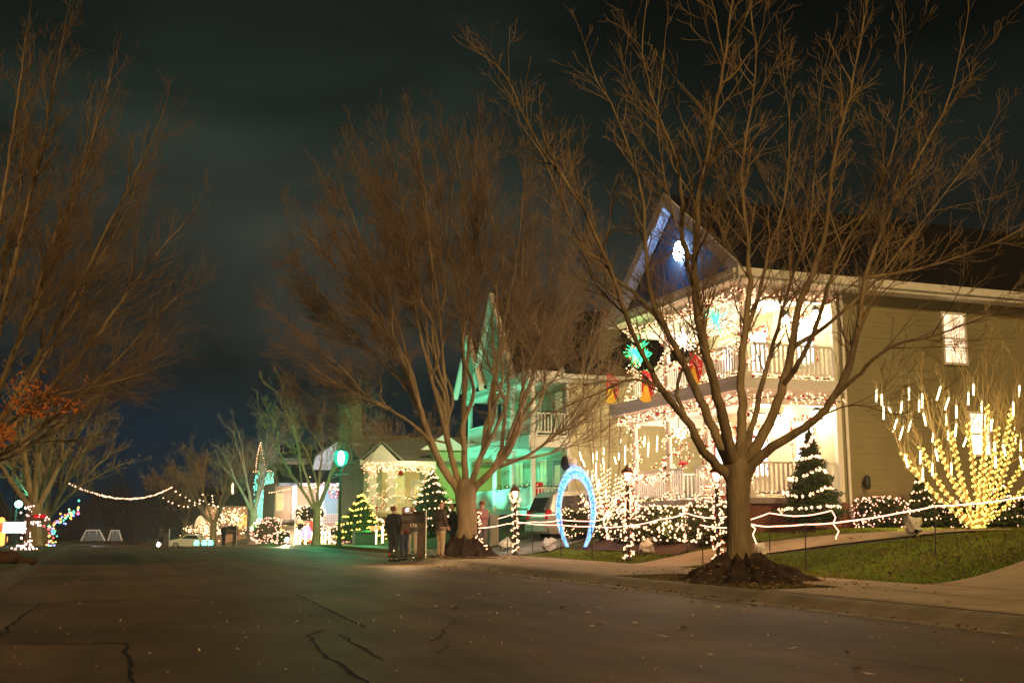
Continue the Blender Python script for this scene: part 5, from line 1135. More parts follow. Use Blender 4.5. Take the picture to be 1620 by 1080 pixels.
garland([(20.2+.5*math.cos(a), 38.6, 3.0+.5*math.sin(a)) for a in [k*.3 for k in range(22)]], 'round wreath of lights over the drive by the cream side wall', 'wreath', r=.06, gap=.09, name='wreath')

# cottage with a lit porch on the side towards us
d = ray(575, 760); YC = 69.0
XC0, XC1 = YC*ray(577, 760).x/ray(577, 760).y, YC*ray(712, 760).x/ray(712, 760).y
zc = gz(16.5, YC); PXC = 1765/at(640, 780, 1).length if False else None
H3 = thing('cottage', (XC0, YC, zc), 'low sage green cottage with a bright garlanded porch behind the standing people', 'house')
zfl, zev, zri = 1.9, 5.0, 7.1
obj('wall', MB().box(XC0+.3, XC1+6, YC+1.7, YC+9, zc-.5, zev), grn, H3)
obj('porch_wall', MB().box(XC0+1.5, XC1-1.6, YC+1.62, YC+1.695, zfl, zev-.3), mat('butter_wall', (.66, .56, .30), .7, .1, 1), H3)
obj('side_wing', MB().box(XC1-1.1, XC1+6.1, YC-.3, YC+1.68, zc-.5, zev+.9), siding('green_siding', (.34, .50, .26), .16), H3)
b = MB(); b.prism([(XC0-.4, YC-.5, zev), (XC0-.4, YC+5, zri), (XC0-.4, YC+5, zri+.15), (XC0-.4, YC-.5, zev+.15)], (XC1+6.5-XC0, 0, 0)); b.prism([(XC0-.4, YC+9.5, zev), (XC0-.4, YC+5, zri), (XC0-.4, YC+5, zri+.15), (XC0-.4, YC+9.5, zev+.15)], (XC1+6.5-XC0, 0, 0)); obj('roof', b, M['shinglelight'], H3)
obj('gable_wall', MB().prism([(XC0+.3, YC-.2, zev), (XC0+.3, YC+5, zri-.03), (XC0+.3, YC+9, zev)], (.1, 0, 0)), grn, H3)
obj('fascia', MB().box(XC0-.45, XC1-1.12, YC-.62, YC-.51, zev-.12, zev+.2), M['white'], H3); obj('ceiling', MB().box(XC0, XC1-1.12, YC-.5, YC+1.6, zev-.2, zev-.13), M['ceiling'], H3)
obj('porch_floor', MB().box(XC0, XC1-1.12, YC-.4, YC+1.61, zfl-.2, zfl), M['concrete'], H3); obj('foundation', MB().box(XC0+.1, XC1-1.13, YC-.3, YC+1.6, zc-.4, zfl-.2), M['brick'], H3)
cx3 = [YC*ray(p, 760).x/ray(p, 760).y for p in (588, 618, 677)]
for x in cx3: obj('column', MB().box(x-.22, x+.22, YC-.36, YC+.0, zfl, zev-.2), M['white'], H3)
railing(H3, (XC0+.1, YC-.25, 0), (XC1-1.3, YC-.25, 0), zfl+.1, zfl+.95)
window(H3, 'y', XC0+2.25, XC0+2.95, 2.6, 4.3, YC+1.62, dk, cols=2); window(H3, 'y', XC0+5.0, XC0+5.6, 2.6, 4.3, YC+1.62, dk)
door(H3, 'y', XC0+3.5, XC0+4.35, 1.91, 4.0, YC+1.62, mat('glass_door', (.62, .6, .5), .4), dk)
gx = YC*ray(598, 715).x/ray(598, 715).y
b = MB().prism([(gx-1.0, YC-.3, zev+.16), (gx+.15, YC-.3, zev+1.25), (gx+1.3, YC-.3, zev+.16)], (0, .2, 0)); dm = obj('dormer', b, M['white'], H3)
b = MB(); b.prism([(gx-1.2, YC-.5, zev+.17), (gx+.15, YC-.5, zev+1.35), (gx+.15, YC-.5, zev+1.5), (gx-1.35, YC-.5, zev+.17)], (0, 2.8, 0)); b.prism([(gx+1.5, YC-.5, zev+.17), (gx+.15, YC-.5, zev+1.35), (gx+.15, YC-.5, zev+1.5), (gx+1.65, YC-.5, zev+.17)], (0, 2.8, 0)); obj('roof', b, M['shinglelight'], dm)
b = MB().prism([(XC0-.1, YC+2.4, zev+.3), (XC0-.1, YC+3.6, 9.6), (XC0-.1, YC+4.8, zev+.3)], (.3, 0, 0)); fg = obj('front_gable', b, mat('gable_white', (.6, .6, .5), .7), H3); b = MB()
for s_ in (-1, 1): b.prism([(XC0-.35, YC+3.6+s_*1.4, zev+.2), (XC0-.35, YC+3.6, 9.72), (XC0-.35, YC+3.6, 9.95), (XC0-.35, YC+3.6+s_*1.4, zev+.4)], (.75, 0, 0))
obj('roof', b, M['shinglelight'], fg)
# teal-trimmed dormer window on the wing
tx = XC1-.9
b = MB().prism([(tx-1.2, YC-.5, zev+.95), (tx+.4, YC-.5, zev+2.0), (tx+2.0, YC-.5, zev+.95)], (0, .3, 0)); obj('wing_gable', b, M['white'], H3)
garland([(x, YC-.66, zev-.32+.06*math.sin(x*5)) for x in fr(XC0-.2, XC1-1.3, .25)], 'thick lit garland along the porch eave of the sage green cottage', r=.17, gap=.028, br=.045, name='light_garland')
garland([(x, YC-.66, zev-.02) for x in fr(XC0-.2, XC1-1.3, .25)], 'line of lights above the porch garland of the green cottage', r=.05, gap=.07, br=.04, needles=0, bauble=0)
for i, x in enumerate(cx3): garland(helix((x, YC-.18, zfl), (x, YC-.18, zev-.3), .3, .3, 4.5, 50), f'lights wound round the {("left", "middle", "right")[i]} porch column of the green cottage', r=.06, gap=.10, br=.04, bauble=0)
garland([(x, YC-.32, zfl+1.0) for x in fr(XC0, XC1-1.3, .4)], 'lights along the porch rail of the green cottage', r=.08, gap=.14, br=.038, bauble=0)
b = MB(); b.smooth = True; b.ball(at(634, 748, YC*.985), .17, 10, 8); solo('red_bauble', b, M['redgloss'], at(634, 748, YC*.985), 'large red bauble hanging under the cottage porch eave', 'bauble')
b = MB(); b.smooth = True; 
q = at(598, 793, 66); wreath(q, .38, 'red wreath with bow left of the cottage porch', True, 'y')
point('cottage_light', (XC0+1.6, YC-.1, 4.2), (1, .8, .42), 90, .3); point('cottage_light', (XC0+4.2, YC-.1, 4.2), (1, .8, .42), 90, .3); point('cottage_light', (XC0+2.6, YC-1.8, 5.2), (1, .75, .45), 40, .5)
point('green_flood', (XC1+.5, YC-5.5, 1.6), (.15, 1, .12), 300, .2, spot=R(80), aim=(XC1+.6, YC, 4.2))

# next house: purple-lit gable end, pale blue porch wall
Y4 = 88.0
def x4(p): return Y4*ray(p, 760).x/ray(p, 760).y
zg4 = gz(16, Y4)
H4 = thing('house', (x4(440), Y4, zg4), 'house with lilac-lit gable and pale blue porch wall behind the bare forked tree', 'house')
z_ = lambda py: CH+(832-py)/1765*Y4*1.0/ (1/ (ray(500, 760).dot(FWD)/ray(500, 760).y)) if False else at(500, py, at(500, py, 1).dot(FWD)*0+Y4*ray(500, 760).dot(FWD)/ray(500, 760).y).z
obj('wall', MB().box(x4(441), x4(575), Y4+1.8, Y4+9, zg4-.5, z_(762)), siding('pink_siding', (.62, .42, .32), .18), H4)
obj('blue_wall', MB().box(x4(511), x4(541), Y4+1.7, Y4+1.795, z_(812), z_(770)), mat('pale_blue', (.34, .52, .66), .7), H4)
obj('porch_ceiling', MB().box(x4(442), x4(560), Y4, Y4+1.79, z_(768), z_(764)), mat('lilac_paint', (.5, .48, .66), .7), H4)
obj('pent_roof', MB().prism([(x4(441), Y4-.3, z_(764)), (x4(441), Y4+2.4, z_(735)), (x4(441), Y4+2.4, z_(732)), (x4(441), Y4-.3, z_(761))], (x4(572)-x4(441), 0, 0)), M['shingle'], H4)
obj('gable', MB().prism([(x4(496), Y4+.6, z_(742)), (x4(500), Y4+.6, z_(722)), (x4(538), Y4+.6, z_(694)), (x4(574), Y4+.6, z_(738)), (x4(574), Y4+.6, z_(742))], (0, .2, 0)), siding('lilac_siding', (.62, .62, .72), .2), H4)
b = MB(); b.prism([(x4(490), Y4+.3, z_(724)), (x4(538), Y4+.3, z_(690)), (x4(538), Y4+.3, z_(687)), (x4(490), Y4+.3, z_(721))], (0, 6, 0)); b.prism([(x4(582), Y4+.3, z_(742)), (x4(538), Y4+.3, z_(690)), (x4(538), Y4+.3, z_(687)), (x4(582), Y4+.3, z_(739))], (0, 6, 0)); obj('roof', b, M['shingle'], H4)
obj('upper_wall', MB().box(x4(455), x4(497), Y4+2.5, Y4+8, z_(764), z_(722)), siding('tan_siding', (.50, .42, .30), .18), H4)
b = MB(); b.prism([(x4(448), Y4+2.0, z_(722)), (x4(448), Y4+5, z_(700)), (x4(448), Y4+5, z_(697)), (x4(448), Y4+2.0, z_(719))], (x4(505)-x4(448), 0, 0)); obj('roof', b, M['shingle'], H4)
for p in (466, 509, 545): obj('column', MB().box(x4(p)-.18, x4(p)+.18, Y4-.1, Y4+.25, zg4-.2, z_(768)), M['white'], H4)
railing(H4, (x4(512), Y4+.1, 0), (x4(560), Y4+.1, 0), z_(826), z_(812)); window(H4, 'y', x4(444), x4(454), z_(806), z_(780), Y4+1.8, dk)
garland([(x, Y4-.45, z_(770)+.12*math.sin(x*3)) for x in fr(x4(483), x4(548), .35)], 'warm lit garland under the eave of the lilac gable house', r=.24, gap=.045, br=.06, bauble=0, needles=20, m=M['garl'])
lightstring([at(426, 779, Y4), at(455, 774, Y4), at(483, 766, Y4), at(492, 752, Y4)], 'warm string lights climbing the eave left of the lilac gable', gap=.2, br=.065)
for p in (466, 494, 507): lightstring([at(p, 782, Y4-.5), at(p+1, 815, Y4-.5)], f'vertical string of white lights on the {dict(((466, "left"), (494, "middle"), (507, "right")))[p]} porch post of the lilac gable house', gap=.2, br=.06)
r = random.Random(8); pts = [at(r.uniform(441, 452), r.uniform(783, 812), Y4+1.2) for _ in range(60)]
t = thing('light_net', pts[0], 'net of white lights on the window of the lilac gable house', 'light net'); obj('bulbs', bulbs(pts, .05), M['bulbfar'], t, kind='stuff')
for i, (x, y) in enumerate(((522, 779), (534, 779), (524, 785), (532, 785))): b = MB(); b.smooth = True; q = at(x, y, Y4-.3); b.ball(q, .12, 8, 6); solo('red_bauble', b, M['redgloss'], q, 'red bauble hanging before the pale blue porch wall', 'bauble', 'red baubles before the pale blue wall')
point('lilac_light', at(535, 735, Y4-4), (.55, .6, 1), 260, .4); point('porch_light', at(527, 785, Y4-.6), (.65, .85, 1), 110, .3); point('porch_light', at(480, 785, Y4-.8), (1, .7, .5), 160, .3)

# tall narrow house hung with teal lights, gable outlined
Y5 = 112.0
def at5(px, py, k=0): return at(px, py, (Y5+k)*ray(414, 760).dot(FWD)/ray(414, 760).y)
a5, c5 = at5(404, 860), at5(440, 860); zg5 = gz(14, Y5)-.4
H5 = thing('house', a5, 'narrow gabled house hung with teal lights behind the green-lit tree', 'house')
zz = lambda py: at5(414, py).z
obj('wall', MB().box(a5.x, c5.x+6, Y5, Y5+8, zg5, zz(745)), grey, H5)
ym = at5(412.5, 700).x
obj('gable', MB().prism([(a5.x, Y5-.02, zz(745)), (ym, Y5-.02, zz(699)), (at5(421, 745).x, Y5-.02, zz(745))], (0, .2, 0)), mat('grey_gable', (.3, .34, .3), .8), H5)
b = MB(); b.prism([(at5(421, 745).x, Y5+.2, zz(745)), (c5.x+6, Y5+.2, zz(745)), (c5.x+6, Y5+4, zz(722)), (at5(421, 745).x, Y5+4, zz(722))], (0, .01, .15)); obj('roof', b, M['shingle'], H5)
obj('porch', MB().box(c5.x-.2, c5.x+2.6, Y5-1.4, Y5-.01, zz(802), zz(796)), M['white'], H5); window(H5, 'y', c5.x+.6, c5.x+1.6, zz(826), zz(808), Y5, dk)
lightstring([at5(405, 743, -.4), at5(406, 726, -.4), at5(412, 699, -.4), at5(416, 722, -.4), at5(421, 744, -.4)], 'white lights outlining the steep gable of the narrow house', gap=.22, br=.075)
lightstring([at5(401, 746, -.4), at5(431, 744, -.4)], 'white lights along the foot of the outlined gable', gap=.22, br=.075)
r = random.Random(12); pts = [at5(r.uniform(402, 436), r.uniform(748, 838), -.5) for _ in range(520)]+[at5(r.uniform(436, 450), r.uniform(749, 768), -.5) for _ in range(60)]
t = thing('light_net', pts[0], 'curtain of teal lights down the front of the narrow gabled house', 'light net'); obj('bulbs', bulbs(pts, .055), M['bulbteal'], t, kind='stuff')
r = random.Random(13); pts = [at5(r.uniform(425, 452), r.uniform(786, 818), -1.5) for _ in range(130)]
t = thing('light_net', pts[0], 'curtain of white lights on the porch right of the teal light curtain', 'light net'); obj('bulbs', bulbs(pts, .055), M['bulbfar'], t, kind='stuff')
lightstring([at5(425, 779, -2), at5(433, 766, -2), at5(441, 777, -2), at5(425, 779, -2)], 'bright orange-white triangle of lights on the small porch gable', gap=.12, br=.10, bulb=M['bulb'])
point('teal_light', at5(412, 800, -4), (.1, 1, .6), 330, .5); point('green_flood', (9.6, 82.5, .9), (.08, 1, .35), 420, .2, spot=R(110), aim=(10.4, 86.5, 5.5)); point('green_flood', (12.3, 63, 2.2), (.08, 1, .2), 110, .3); point('teal_light', (XC1+.2, YC-3, zev+2.6), (.1, 1, .75), 60, .3); point('porch_light', at5(440, 800, -3), (1, .6, .3), 120, .4)

# far house with lit arch on the right of the street, and the dark house at the far left
Y6 = 142.0
def at6(px, py, k=0): return at(px, py, (Y6+k)*ray(360, 780).dot(FWD)/ray(360, 780).y)
a6, c6 = at6(322, 866), at6(398, 866); z6 = lambda py: at6(360, py).z
H6 = thing('house', a6, 'far house with glowing orange arch, half hidden by street trees', 'house')
obj('wall', MB().box(a6.x, c6.x+5, Y6, Y6+8, gz(14, Y6)-1, z6(800)), siding('peach_siding', (.6, .45, .3), .2), H6)
obj('roof', MB().prism([(a6.x-.6, Y6-.6, z6(800)), (a6.x-.6, Y6+4, z6(770)), (a6.x-.6, Y6+8.6, z6(800))], (c6.x+6-a6.x, 0, 0)), M['shingle'], H6)
ar = MB(); q = [at6(388+11*math.cos(a), 836-22*math.sin(a), -.1) for a in [math.pi*i/12 for i in range(13)]]; ar.prism(q, (0, .09, 0)); obj('arched_window', ar, glow('arch_pane', (1, .5, .12), .55), H6)
ar = MB(); q = [at6(317+10*math.cos(a), 842-27*math.sin(a), -.1) for a in [math.pi*i/12 for i in range(13)]]; ar.prism(q, (0, .09, 0)); obj('garage_arch', ar, glow('garage_pane', (1, .62, .36), .4), H6)
r = random.Random(21)
for (cx, cy_, sx, sy, n, lab, bm) in ((300, 838, 12, 8, 40, 'cluster of pinkish lights left of the far white car', 'bulbfar'), (326, 838, 7, 14, 120, 'blazing white-pink bush of lights right of the far white car', 'bulb'), (352, 820, 13, 10, 60, 'lights on the far porch left of the orange arch', 'bulbfar'), (372, 820, 12, 12, 130, 'thick cluster of peach lights before the orange arch', 'bulb'), (393, 838, 10, 8, 36, 'string of white lights right of the orange arch', 'bulbfar'), (345, 838, 8, 14, 50, 'lit shrub behind the far dark tree trunk', 'bulbfar')):
    pts = [at6(cx+r.gauss(0, sx*.5), cy_+r.gauss(0, sy*.5), -4+r.uniform(-2, 2)) for _ in range(n)]
    t = thing('lit_shrub', Vector((pts[0].x, pts[0].y, gz(pts[0].x, pts[0].y))), lab, 'lit shrub'); obj('leaves', foliage(160, lambda r: r.choice(pts)+Vector((r.gauss(0, .3), .2, r.gauss(0, .3))), .18, r), M['boxleaf'], t, kind='stuff'); obj('bulbs', bulbs(pts, .085), M[bm], t, kind='stuff')
point('far_glow', at6(375, 815, -5), (1, .55, .3), 260, 1); point('far_glow', at6(322, 825, -6), (1, .7, .5), 260, 1)
d = ray(-40, 800); H7 = gable_front('house', -26, -14, 78, 90, .6, 4.6, 7.8, grey, M['shingle'], 'dark house at the far left edge, only its eave corner showing')

# strings of lights hung across the street
lightstring(sag(at(110, 765, 72), at(271, 771, 104), 1.0, 24), 'long string of white bulbs sagging across the street', gap=.62, br=.075, bulb=M['bulbfar'], jit=.03)
lightstring(sag(at(271, 771, 104), at(296, 788, 105), .1, 8)+sag(at(296, 788, 105), at(321, 782, 105), .6, 8), 'white bulbs trailing right and down from the end of the street string', gap=.55, br=.085, bulb=M['bulbfar'], jit=.05)
lightstring(sag(at(254, 780, 104), at(320, 792, 105), .9, 12)+sag(at(320, 792, 105), at(396, 802, 107), .4, 12), 'second string of white bulbs draping towards the far lit porch', gap=.5, br=.085, bulb=M['bulbfar'], jit=.08)
lightstring([at(336, 784, 108), at(337, 803, 108)], 'short vertical string of white bulbs by the dark trunk', gap=.3, br=.08, bulb=M['bulbfar'])
lightstring([at(368, 765, 108), at(368, 780, 108)], 'small hanging lantern-like string of peach bulbs in the far tree', gap=.15, br=.12, bulb=M['bulbfar'])
lightstring([at(326, 842, 120), at(334, 812, 120), at(342, 802, 120)], 'string of lights slanting up the left limb of the far dark tree', gap=.35, br=.08, bulb=M['bulb'])
lightstring([at(337, 842, 119), at(345, 815, 119), at(356, 800, 119)], 'string of lights slanting up the right limb of the far dark tree', gap=.35, br=.08, bulb=M['bulb'])

# ------------------------------------------------------------------ yard decorations along the cottages
def px_at(px, py): return hit(px, py)
q = at(570, 852, 60); q.z = gz(q.x, q.y); conetree(q, 1.45, 2.75, 'round-topped evergreen ringed with yellow-white lights left of the cottage', 7, 26, 5200, 7, bulb=M['bulbyel'], br=.055, cat='lit evergreen', top=1)
q = at(682, 856, 55); q.z = gz(q.x, q.y); conetree(q, 1.45, 3.3, 'broad evergreen ringed with warm lights behind the mailbox', 8, 28, 6500, 8, br=.048, cat='lit evergreen', top=1)
for px, py, W, sx, h, lab, n, bm in ((425, 850, 82, 2.6, 1.9, 'heap of a shrub covered in pinkish lights right of the green-lit trunk', 170, 'bulbpink'), (545, 848, 62, 1.8, 1.1, 'shrub with pink-red lights right of the street lamp post', 90, 'bulbpink'), (470, 838, 80, 2.2, 1.5, 'yellow-green lit shrub behind the dark mailboxes', 80, 'bulbyel'), (500, 846, 76, 1.8, 1.3, 'shrub with white and violet lights left of the forked tree', 70, 'bulbfar'), (600, 840, 64, 1.6, .9, 'low shrub with lights under the cottage rail', 60, 'bulb'), (660, 822, 62, 1.8, 1.2, 'shrub with lights behind the dark mailbox', 60, 'bulb'), (520, 846, 70, 2.2, .9, 'low shrub of white lights behind the right-hand path candles', 90, 'bulbfar'), (452, 852, 70, 1.8, .8, 'low pink-red lit shrub beside the brown mailbox stand', 80, 'bulbpink'), (557, 838, 65, 1.6, 1.0, 'warm lit shrub between the street lamp and the ringed evergreen', 70, 'bulb'), (585, 828, 63, 1.4, 1.0, 'warm lit shrub right of the ringed evergreen', 60, 'bulb'), (490, 812, 84, 2.4, 1.2, 'shrub of white lights before the pink wall', 90, 'bulbfar')):
    q = at(px, py, W); q.z = gz(q.x, q.y) if py > 830 else q.z-.6
    hedge(q, sx, 1.2, h, lab, int(n*1.9), 700, int(px), bulb=M[bm], br=.05, rounded=1.3, cat='lit shrub', name='lit_shrub')
point('violet_light', at(487, 838, 74), (.4, .35, 1), 14, .2)
b = MB(); q = at(487, 842, 74); b.smooth = True; b.ball(q, .42, 10, 8); solo('gift_ball', b, glow('violet_ball', (.35, .3, 1), 1.1), q, 'violet glowing ball among the white path candles', 'light ball')
b = MB(); q = at(497, 846, 74); b.box(q.x-.3, q.x+.3, q.y-.2, q.y+.2, q.z-.5, q.z+.8); b.box(q.x-.34, q.x+.34, q.y-.24, q.y+.24, q.z+.801, q.z+.9); solo('gift_box', b, glow('red_gift', (1, .08, .04), .5), q, 'red glowing gift box left of the forked tree', 'gift box')
cs = [(469, 836), (474, 840), (483, 839), (494, 842), (509, 840), (514, 842), (521, 840), (529, 839), (594, 832), (605, 834), (594.5, 836)]
for i, (x, y) in enumerate(cs):
    W = 66 if x < 560 else 58; p = at(x, y+22, W); p.z = gz(p.x, p.y); t = thing('candle_light', p, 'white glowing path candle at the left of the forked street tree' if x < 500 else ('white glowing path candle right of the forked street tree' if x < 560 else 'white glowing path candle on the cottage lawn'), 'path light', 'path candles '+('left of the forked tree' if x < 500 else 'right of the forked tree' if x < 560 else 'on the cottage lawn'))
    hgt = max(.5, at(x, y, W).z-p.z); obj('candle', MB().cyl(p.x, p.y, p.z, p.z+hgt*.8, .06, .055, 8), glow('candle_glow', (1, .72, .36), 2.2), t); fb = MB(); fb.lathe(p+Vector((0, 0, hgt*.8)), [(.03, 0), (.07, .06), (.03, .16), (.005, .24)], 8); obj('flame', fb, glow('flame_glow', (1, .85, .5), 9), t)
point('candle_glow', at(490, 850, 64.5), (1, .7, .35), 26, .4); point('candle_glow', at(520, 850, 64.5), (1, .7, .35), 26, .4); point('shrub_glow', at(425, 842, 80), (1, .5, .3), 60, .4)
for px, py, pw_ in ((608, 858, 26), (575, 862, 16), (430, 866, 40), (520, 866, 20)):
    q = hit(px, py); point('green_flood', q+Vector((.3, .4, 1.1)), (.03, 1, .10), pw_, .15)
# transformer box
q = at(575, 858, 57); q.z = gz(q.x, q.y); b = MB(); b.box(q.x-.52, q.x+.52, q.y-.4, q.y+.4, q.z, q.z+.62); b.prism([(q.x-.56, q.y-.44, q.z+.621), (q.x+.56, q.y-.44, q.z+.621), (q.x+.56, q.y+.44, q.z+.70), (q.x-.56, q.y+.44, q.z+.70)], (0, 0, .05))
t = thing('utility_cabinet', q, 'low dark green utility cabinet on the verge grass', 'utility cabinet'); obj('cabinet', b, mat('cabinet_green', (.07, .10, .06), .6, .2, 6), t); obj('door', MB().box(q.x-.45, q.x+.45, q.y-.425, q.y-.403, q.z+.06, q.z+.56), mat('cabinet_door', (.09, .12, .07), .6), t)
b = MB(); b.box(q.x+.35, q.x+.75, q.y-.2, q.y+.1, q.z+.76, q.z+.95); solo('red_light_box', b, glow('red_orange_glow', (1, .18, .06), 1.4), (q.x+.5, q.y, q.z+.76), 'small glowing red-orange decoration on top of the utility cabinet', 'decoration')
# bright flood lamps facing us, near the kerb
for px, py, W, lab, pw_ in ((457, 860, 62, 'dazzling small flood lamp at the kerb before the lit shrubs', 260), (253, 848, 88, 'dazzling flood lamp far down the right kerb', 260)):
    q = at(px, py, W); q.z = gz(q.x, q.y); flood(q, lab, (-q.x*.2, -1, .12), 1.3, True); point('flood_light', q+Vector((-.15, -.6, .35)), (1, .85, .55), pw_*.35, .1)

# ------------------------------------------------------------------ street lamp
def teal_halo():  # half-clear shell whose teal emission imitates the lamp's halo
    m = bpy.data.materials.new('lamp_halo_shell'); m.use_nodes = True; nt = m.node_tree; nt.nodes.remove(nt.nodes['Principled BSDF'])
    tr_, em, mx = nd(nt, 'ShaderNodeBsdfTransparent'), nd(nt, 'ShaderNodeEmission'), nd(nt, 'ShaderNodeMixShader')
    em.inputs['Color'].default_value = (.01, .62, .40, 1); em.inputs['Strength'].default_value = .9; mx.inputs[0].default_value = .55
    nt.links.new(tr_.outputs[0], mx.inputs[1]); nt.links.new(em.outputs[0], mx.inputs[2]); nt.links.new(mx.outputs[0], nt.nodes['Material Output'].inputs['Surface']); return m
q = at(536, 862, 53.5); q.z = gz(q.x, q.y); zt = at(541, 722, 53.5).z
t = thing('street_lamp', q, 'street lamp blazing green-white before the lilac gable house', 'street lamp'); b = MB(); b.lathe(q, [(.16, -.1), (.16, .1), (.1, .3), (.075, .8), (.06, zt-q.z-.5)], 12); b.tube([(q.x-.35, q.y, zt-.85), (q.x+.35, q.y, zt-.85)], .02, 6); obj('post', b, mat('lamp_post_paint', (.03, .035, .03), .5), t)
b = MB(); b.lathe((q.x, q.y, zt-.54), [(.08, 0), (.13, .03), (.13, .06)], 8); obj('lantern_base', b, M['metal_dark'], t); b = MB(); b.lathe((q.x, q.y, zt+.28), [(.22, 0), (.16, .06), (.05, .14), (.02, .24)], 8); obj('lantern_cap', b, M['metal_dark'], t)
b = MB(); b.smooth = True; b.lathe((q.x, q.y, zt-.41), [(.05, 0), (.13, .12), (.17, .38), (.13, .6), (.04, .685)], 12); obj('bulb', b, glow('street_bulb', (.3, 1, .65), 30), t); b = MB(); b.smooth = True; b.lathe((q.x, q.y, zt-.41), [(.13, -.06), (.30, .12), (.37, .38), (.32, .62), (.22, .685)], 16); obj('globe', b, teal_halo(), t)  # outer globe is a widened shell standing for the glow round the bulb
for dx, dy in ((-.4, -.4), (.45, -.1), (-.1, .5)): point('street_light', (q.x+dx, q.y+dy, zt), (.06, 1, .48), 160, .25)

# ------------------------------------------------------------------ mailboxes and pedestals
MBX = at(660, 880, 34.6); MBX.z = gz(10.2, 34.5)
def mailstand(p, s, label, digits=None, face=None, big=True):
    p = Vector(p); t = thing('mailbox_stand', p, label, 'mailbox'); ax_ = RGT; fw = FWD
    def bx(b, a0, a1, d0, d1, z0, z1):
        q = [p+ax_*a0*s+fw*d0*s, p+ax_*a1*s+fw*d0*s, p+ax_*a1*s+fw*d1*s, p+ax_*a0*s+fw*d1*s]; b.prism([(v.x, v.y, p.z+z0*s) for v in q], (0, 0, (z1-z0)*s))
    b = MB(); bx(b, .0, .24, -.12, .12, -.1, .93); obj('post', b, M['brownpaint'], t)
    b = MB(); bx(b, -.50, .26, -.16, .3, .94, 1.12); bx(b, -.53, .29, -.19, .33, .90, .938); obj('cross_board', b, M['brownpaint'], t)
    n = 10; b = MB(); b.smooth = True; vs = []
    for d in (-.26, .34):
        for i in range(n+1):
            a = math.pi*i/n; q = p+ax_*((-.12+.36*math.cos(a))*s)+fw*(d*s); vs.append((q.x, q.y, p.z+(1.36+.10*math.sin(a)**.6)*s))
        for a0 in (-.48, .24): q = p+ax_*(a0*s)+fw*(d*s); vs.append((q.x, q.y, p.z+1.14*s))
    k = n+3; order = list(range(n+1))+[n+1, n+2]
    b.add(vs, [tuple(order), tuple(k+i for i in reversed(order))]+[(order[i], order[(i+1) % k], k+order[(i+1) % k], k+order[i]) for i in range(k)]); box = obj('mailbox', b, mat('dark_mailbox', (.05, .035, .028), .45, .2, 9), t)
    h = MB(); bx(h, -.40, -.14, -.285, -.262, 1.40, 1.43); obj('handle', h, M['alloy'], box)
    b = MB(); bx(b, .27, .30, -.2, -.17, .0, 1.5); obj('reflector_rod', b, M['white'], t)
    if digits:
        cu = bpy.data.curves.new('number', 'FONT'); cu.body = digits; cu.size = .16*s; cu.extrude = .004; cu.align_x = 'CENTER'; o = bpy.data.objects.new('number', cu); COL.objects.link(o); bpy.context.view_layer.update()
        me = bpy.data.meshes.new_from_object(o.evaluated_get(bpy.context.evaluated_depsgraph_get())); bpy.data.objects.remove(o); me.materials.clear(); me.materials.append(M['white'])
        nb = link(bpy.data.objects.new('number', me)); nb.parent = t; q = p+ax_*(-.12*s)-fw*(.175*s); nb.location = Vector((q.x, q.y, p.z+.965*s))-p; nb.rotation_euler = (R(90), 0, -YAW); LOC[nb.name] = p
    return t
ms = mailstand(MBX, .98, 'dark wooden mailbox stand numbered 176 between the two groups of people', '176')
garland([MBX+RGT*x-FWD*.2+Vector((0, 0, .12+.05*math.sin(x*9))) for x in fr(-.75, .55, .13)], 'dark evergreen garland at the foot of the numbered mailbox', bulb=M['bulbfar'], gap=.5, br=.02, r=.16, needles=90, bauble=.2)
q = at(459, 866, 62); q.z = gz(q.x, q.y); mailstand(q, .95, 'brown mailbox stand on the verge left of the white path candles')
q = at(368, 868, 86); q.z = gz(q.x, q.y); mailstand(q, 1.15, 'dark mailbox stand beside the lone far person')
q = at(262, 866, 92); q.z = gz(q.x, q.y); mailstand(q, 1.1, 'grey mailbox stand by the far dazzling flood lamp')
for px, lab in ((769, 'pale square pedestal on the lawn, the left of the pair behind the middle trunk'), (780, 'pale square pedestal on the lawn, right of the pair, nearer us')):
    q = hit(px, 862 if px > 775 else 860); t = thing('pedestal', q, lab, 'pedestal'); h = 46/1765*q.dot(FWD); b = MB().box(q.x-.17, q.x+.17, q.y-.17, q.y+.17, q.z-.05, q.z+h); obj('shaft', b, mat('pedestal_paint', (.55, .47, .38), .7, .1, 5), t); obj('cap', MB().box(q.x-.2, q.x+.2, q.y-.2, q.y+.2, q.z+h+.001, q.z+h+.06), mat('pedestal_cap', (.6, .52, .42), .7), t)

# ------------------------------------------------------------------ left kerb: lit post, shrub, sign, candles
q = at(42, 869, 46); q.z = gz(q.x, q.y); rr = random.Random(31); t = thing('lit_post', q, 'post wrapped in pink-white lights at the left kerb', 'lit post'); b = MB(); b.cyl(q.x, q.y, q.z, q.z+1.65, .09, .08, 8); b.box(q.x-.12, q.x+.55, q.y-.12, q.y+.12, q.z+1.15, q.z+1.42); obj('post', b, M['brownpaint'], t)
bp = [q+Vector((rr.gauss(0, .13), rr.gauss(0, .13), rr.uniform(0, 1.8))) for _ in range(60)]+[q+Vector((rr.uniform(-.5, .5)-.1, rr.gauss(0, .1), rr.uniform(.0, .18))) for _ in range(24)]+[q+Vector((.45+rr.gauss(0, .15), rr.gauss(0, .1), 1.2+rr.gauss(0, .12))) for _ in range(20)]
obj('bulbs', bulbs(bp, .042), glow('pink_white_bulb', (1, .56, .46), 2.6), t, kind='stuff')
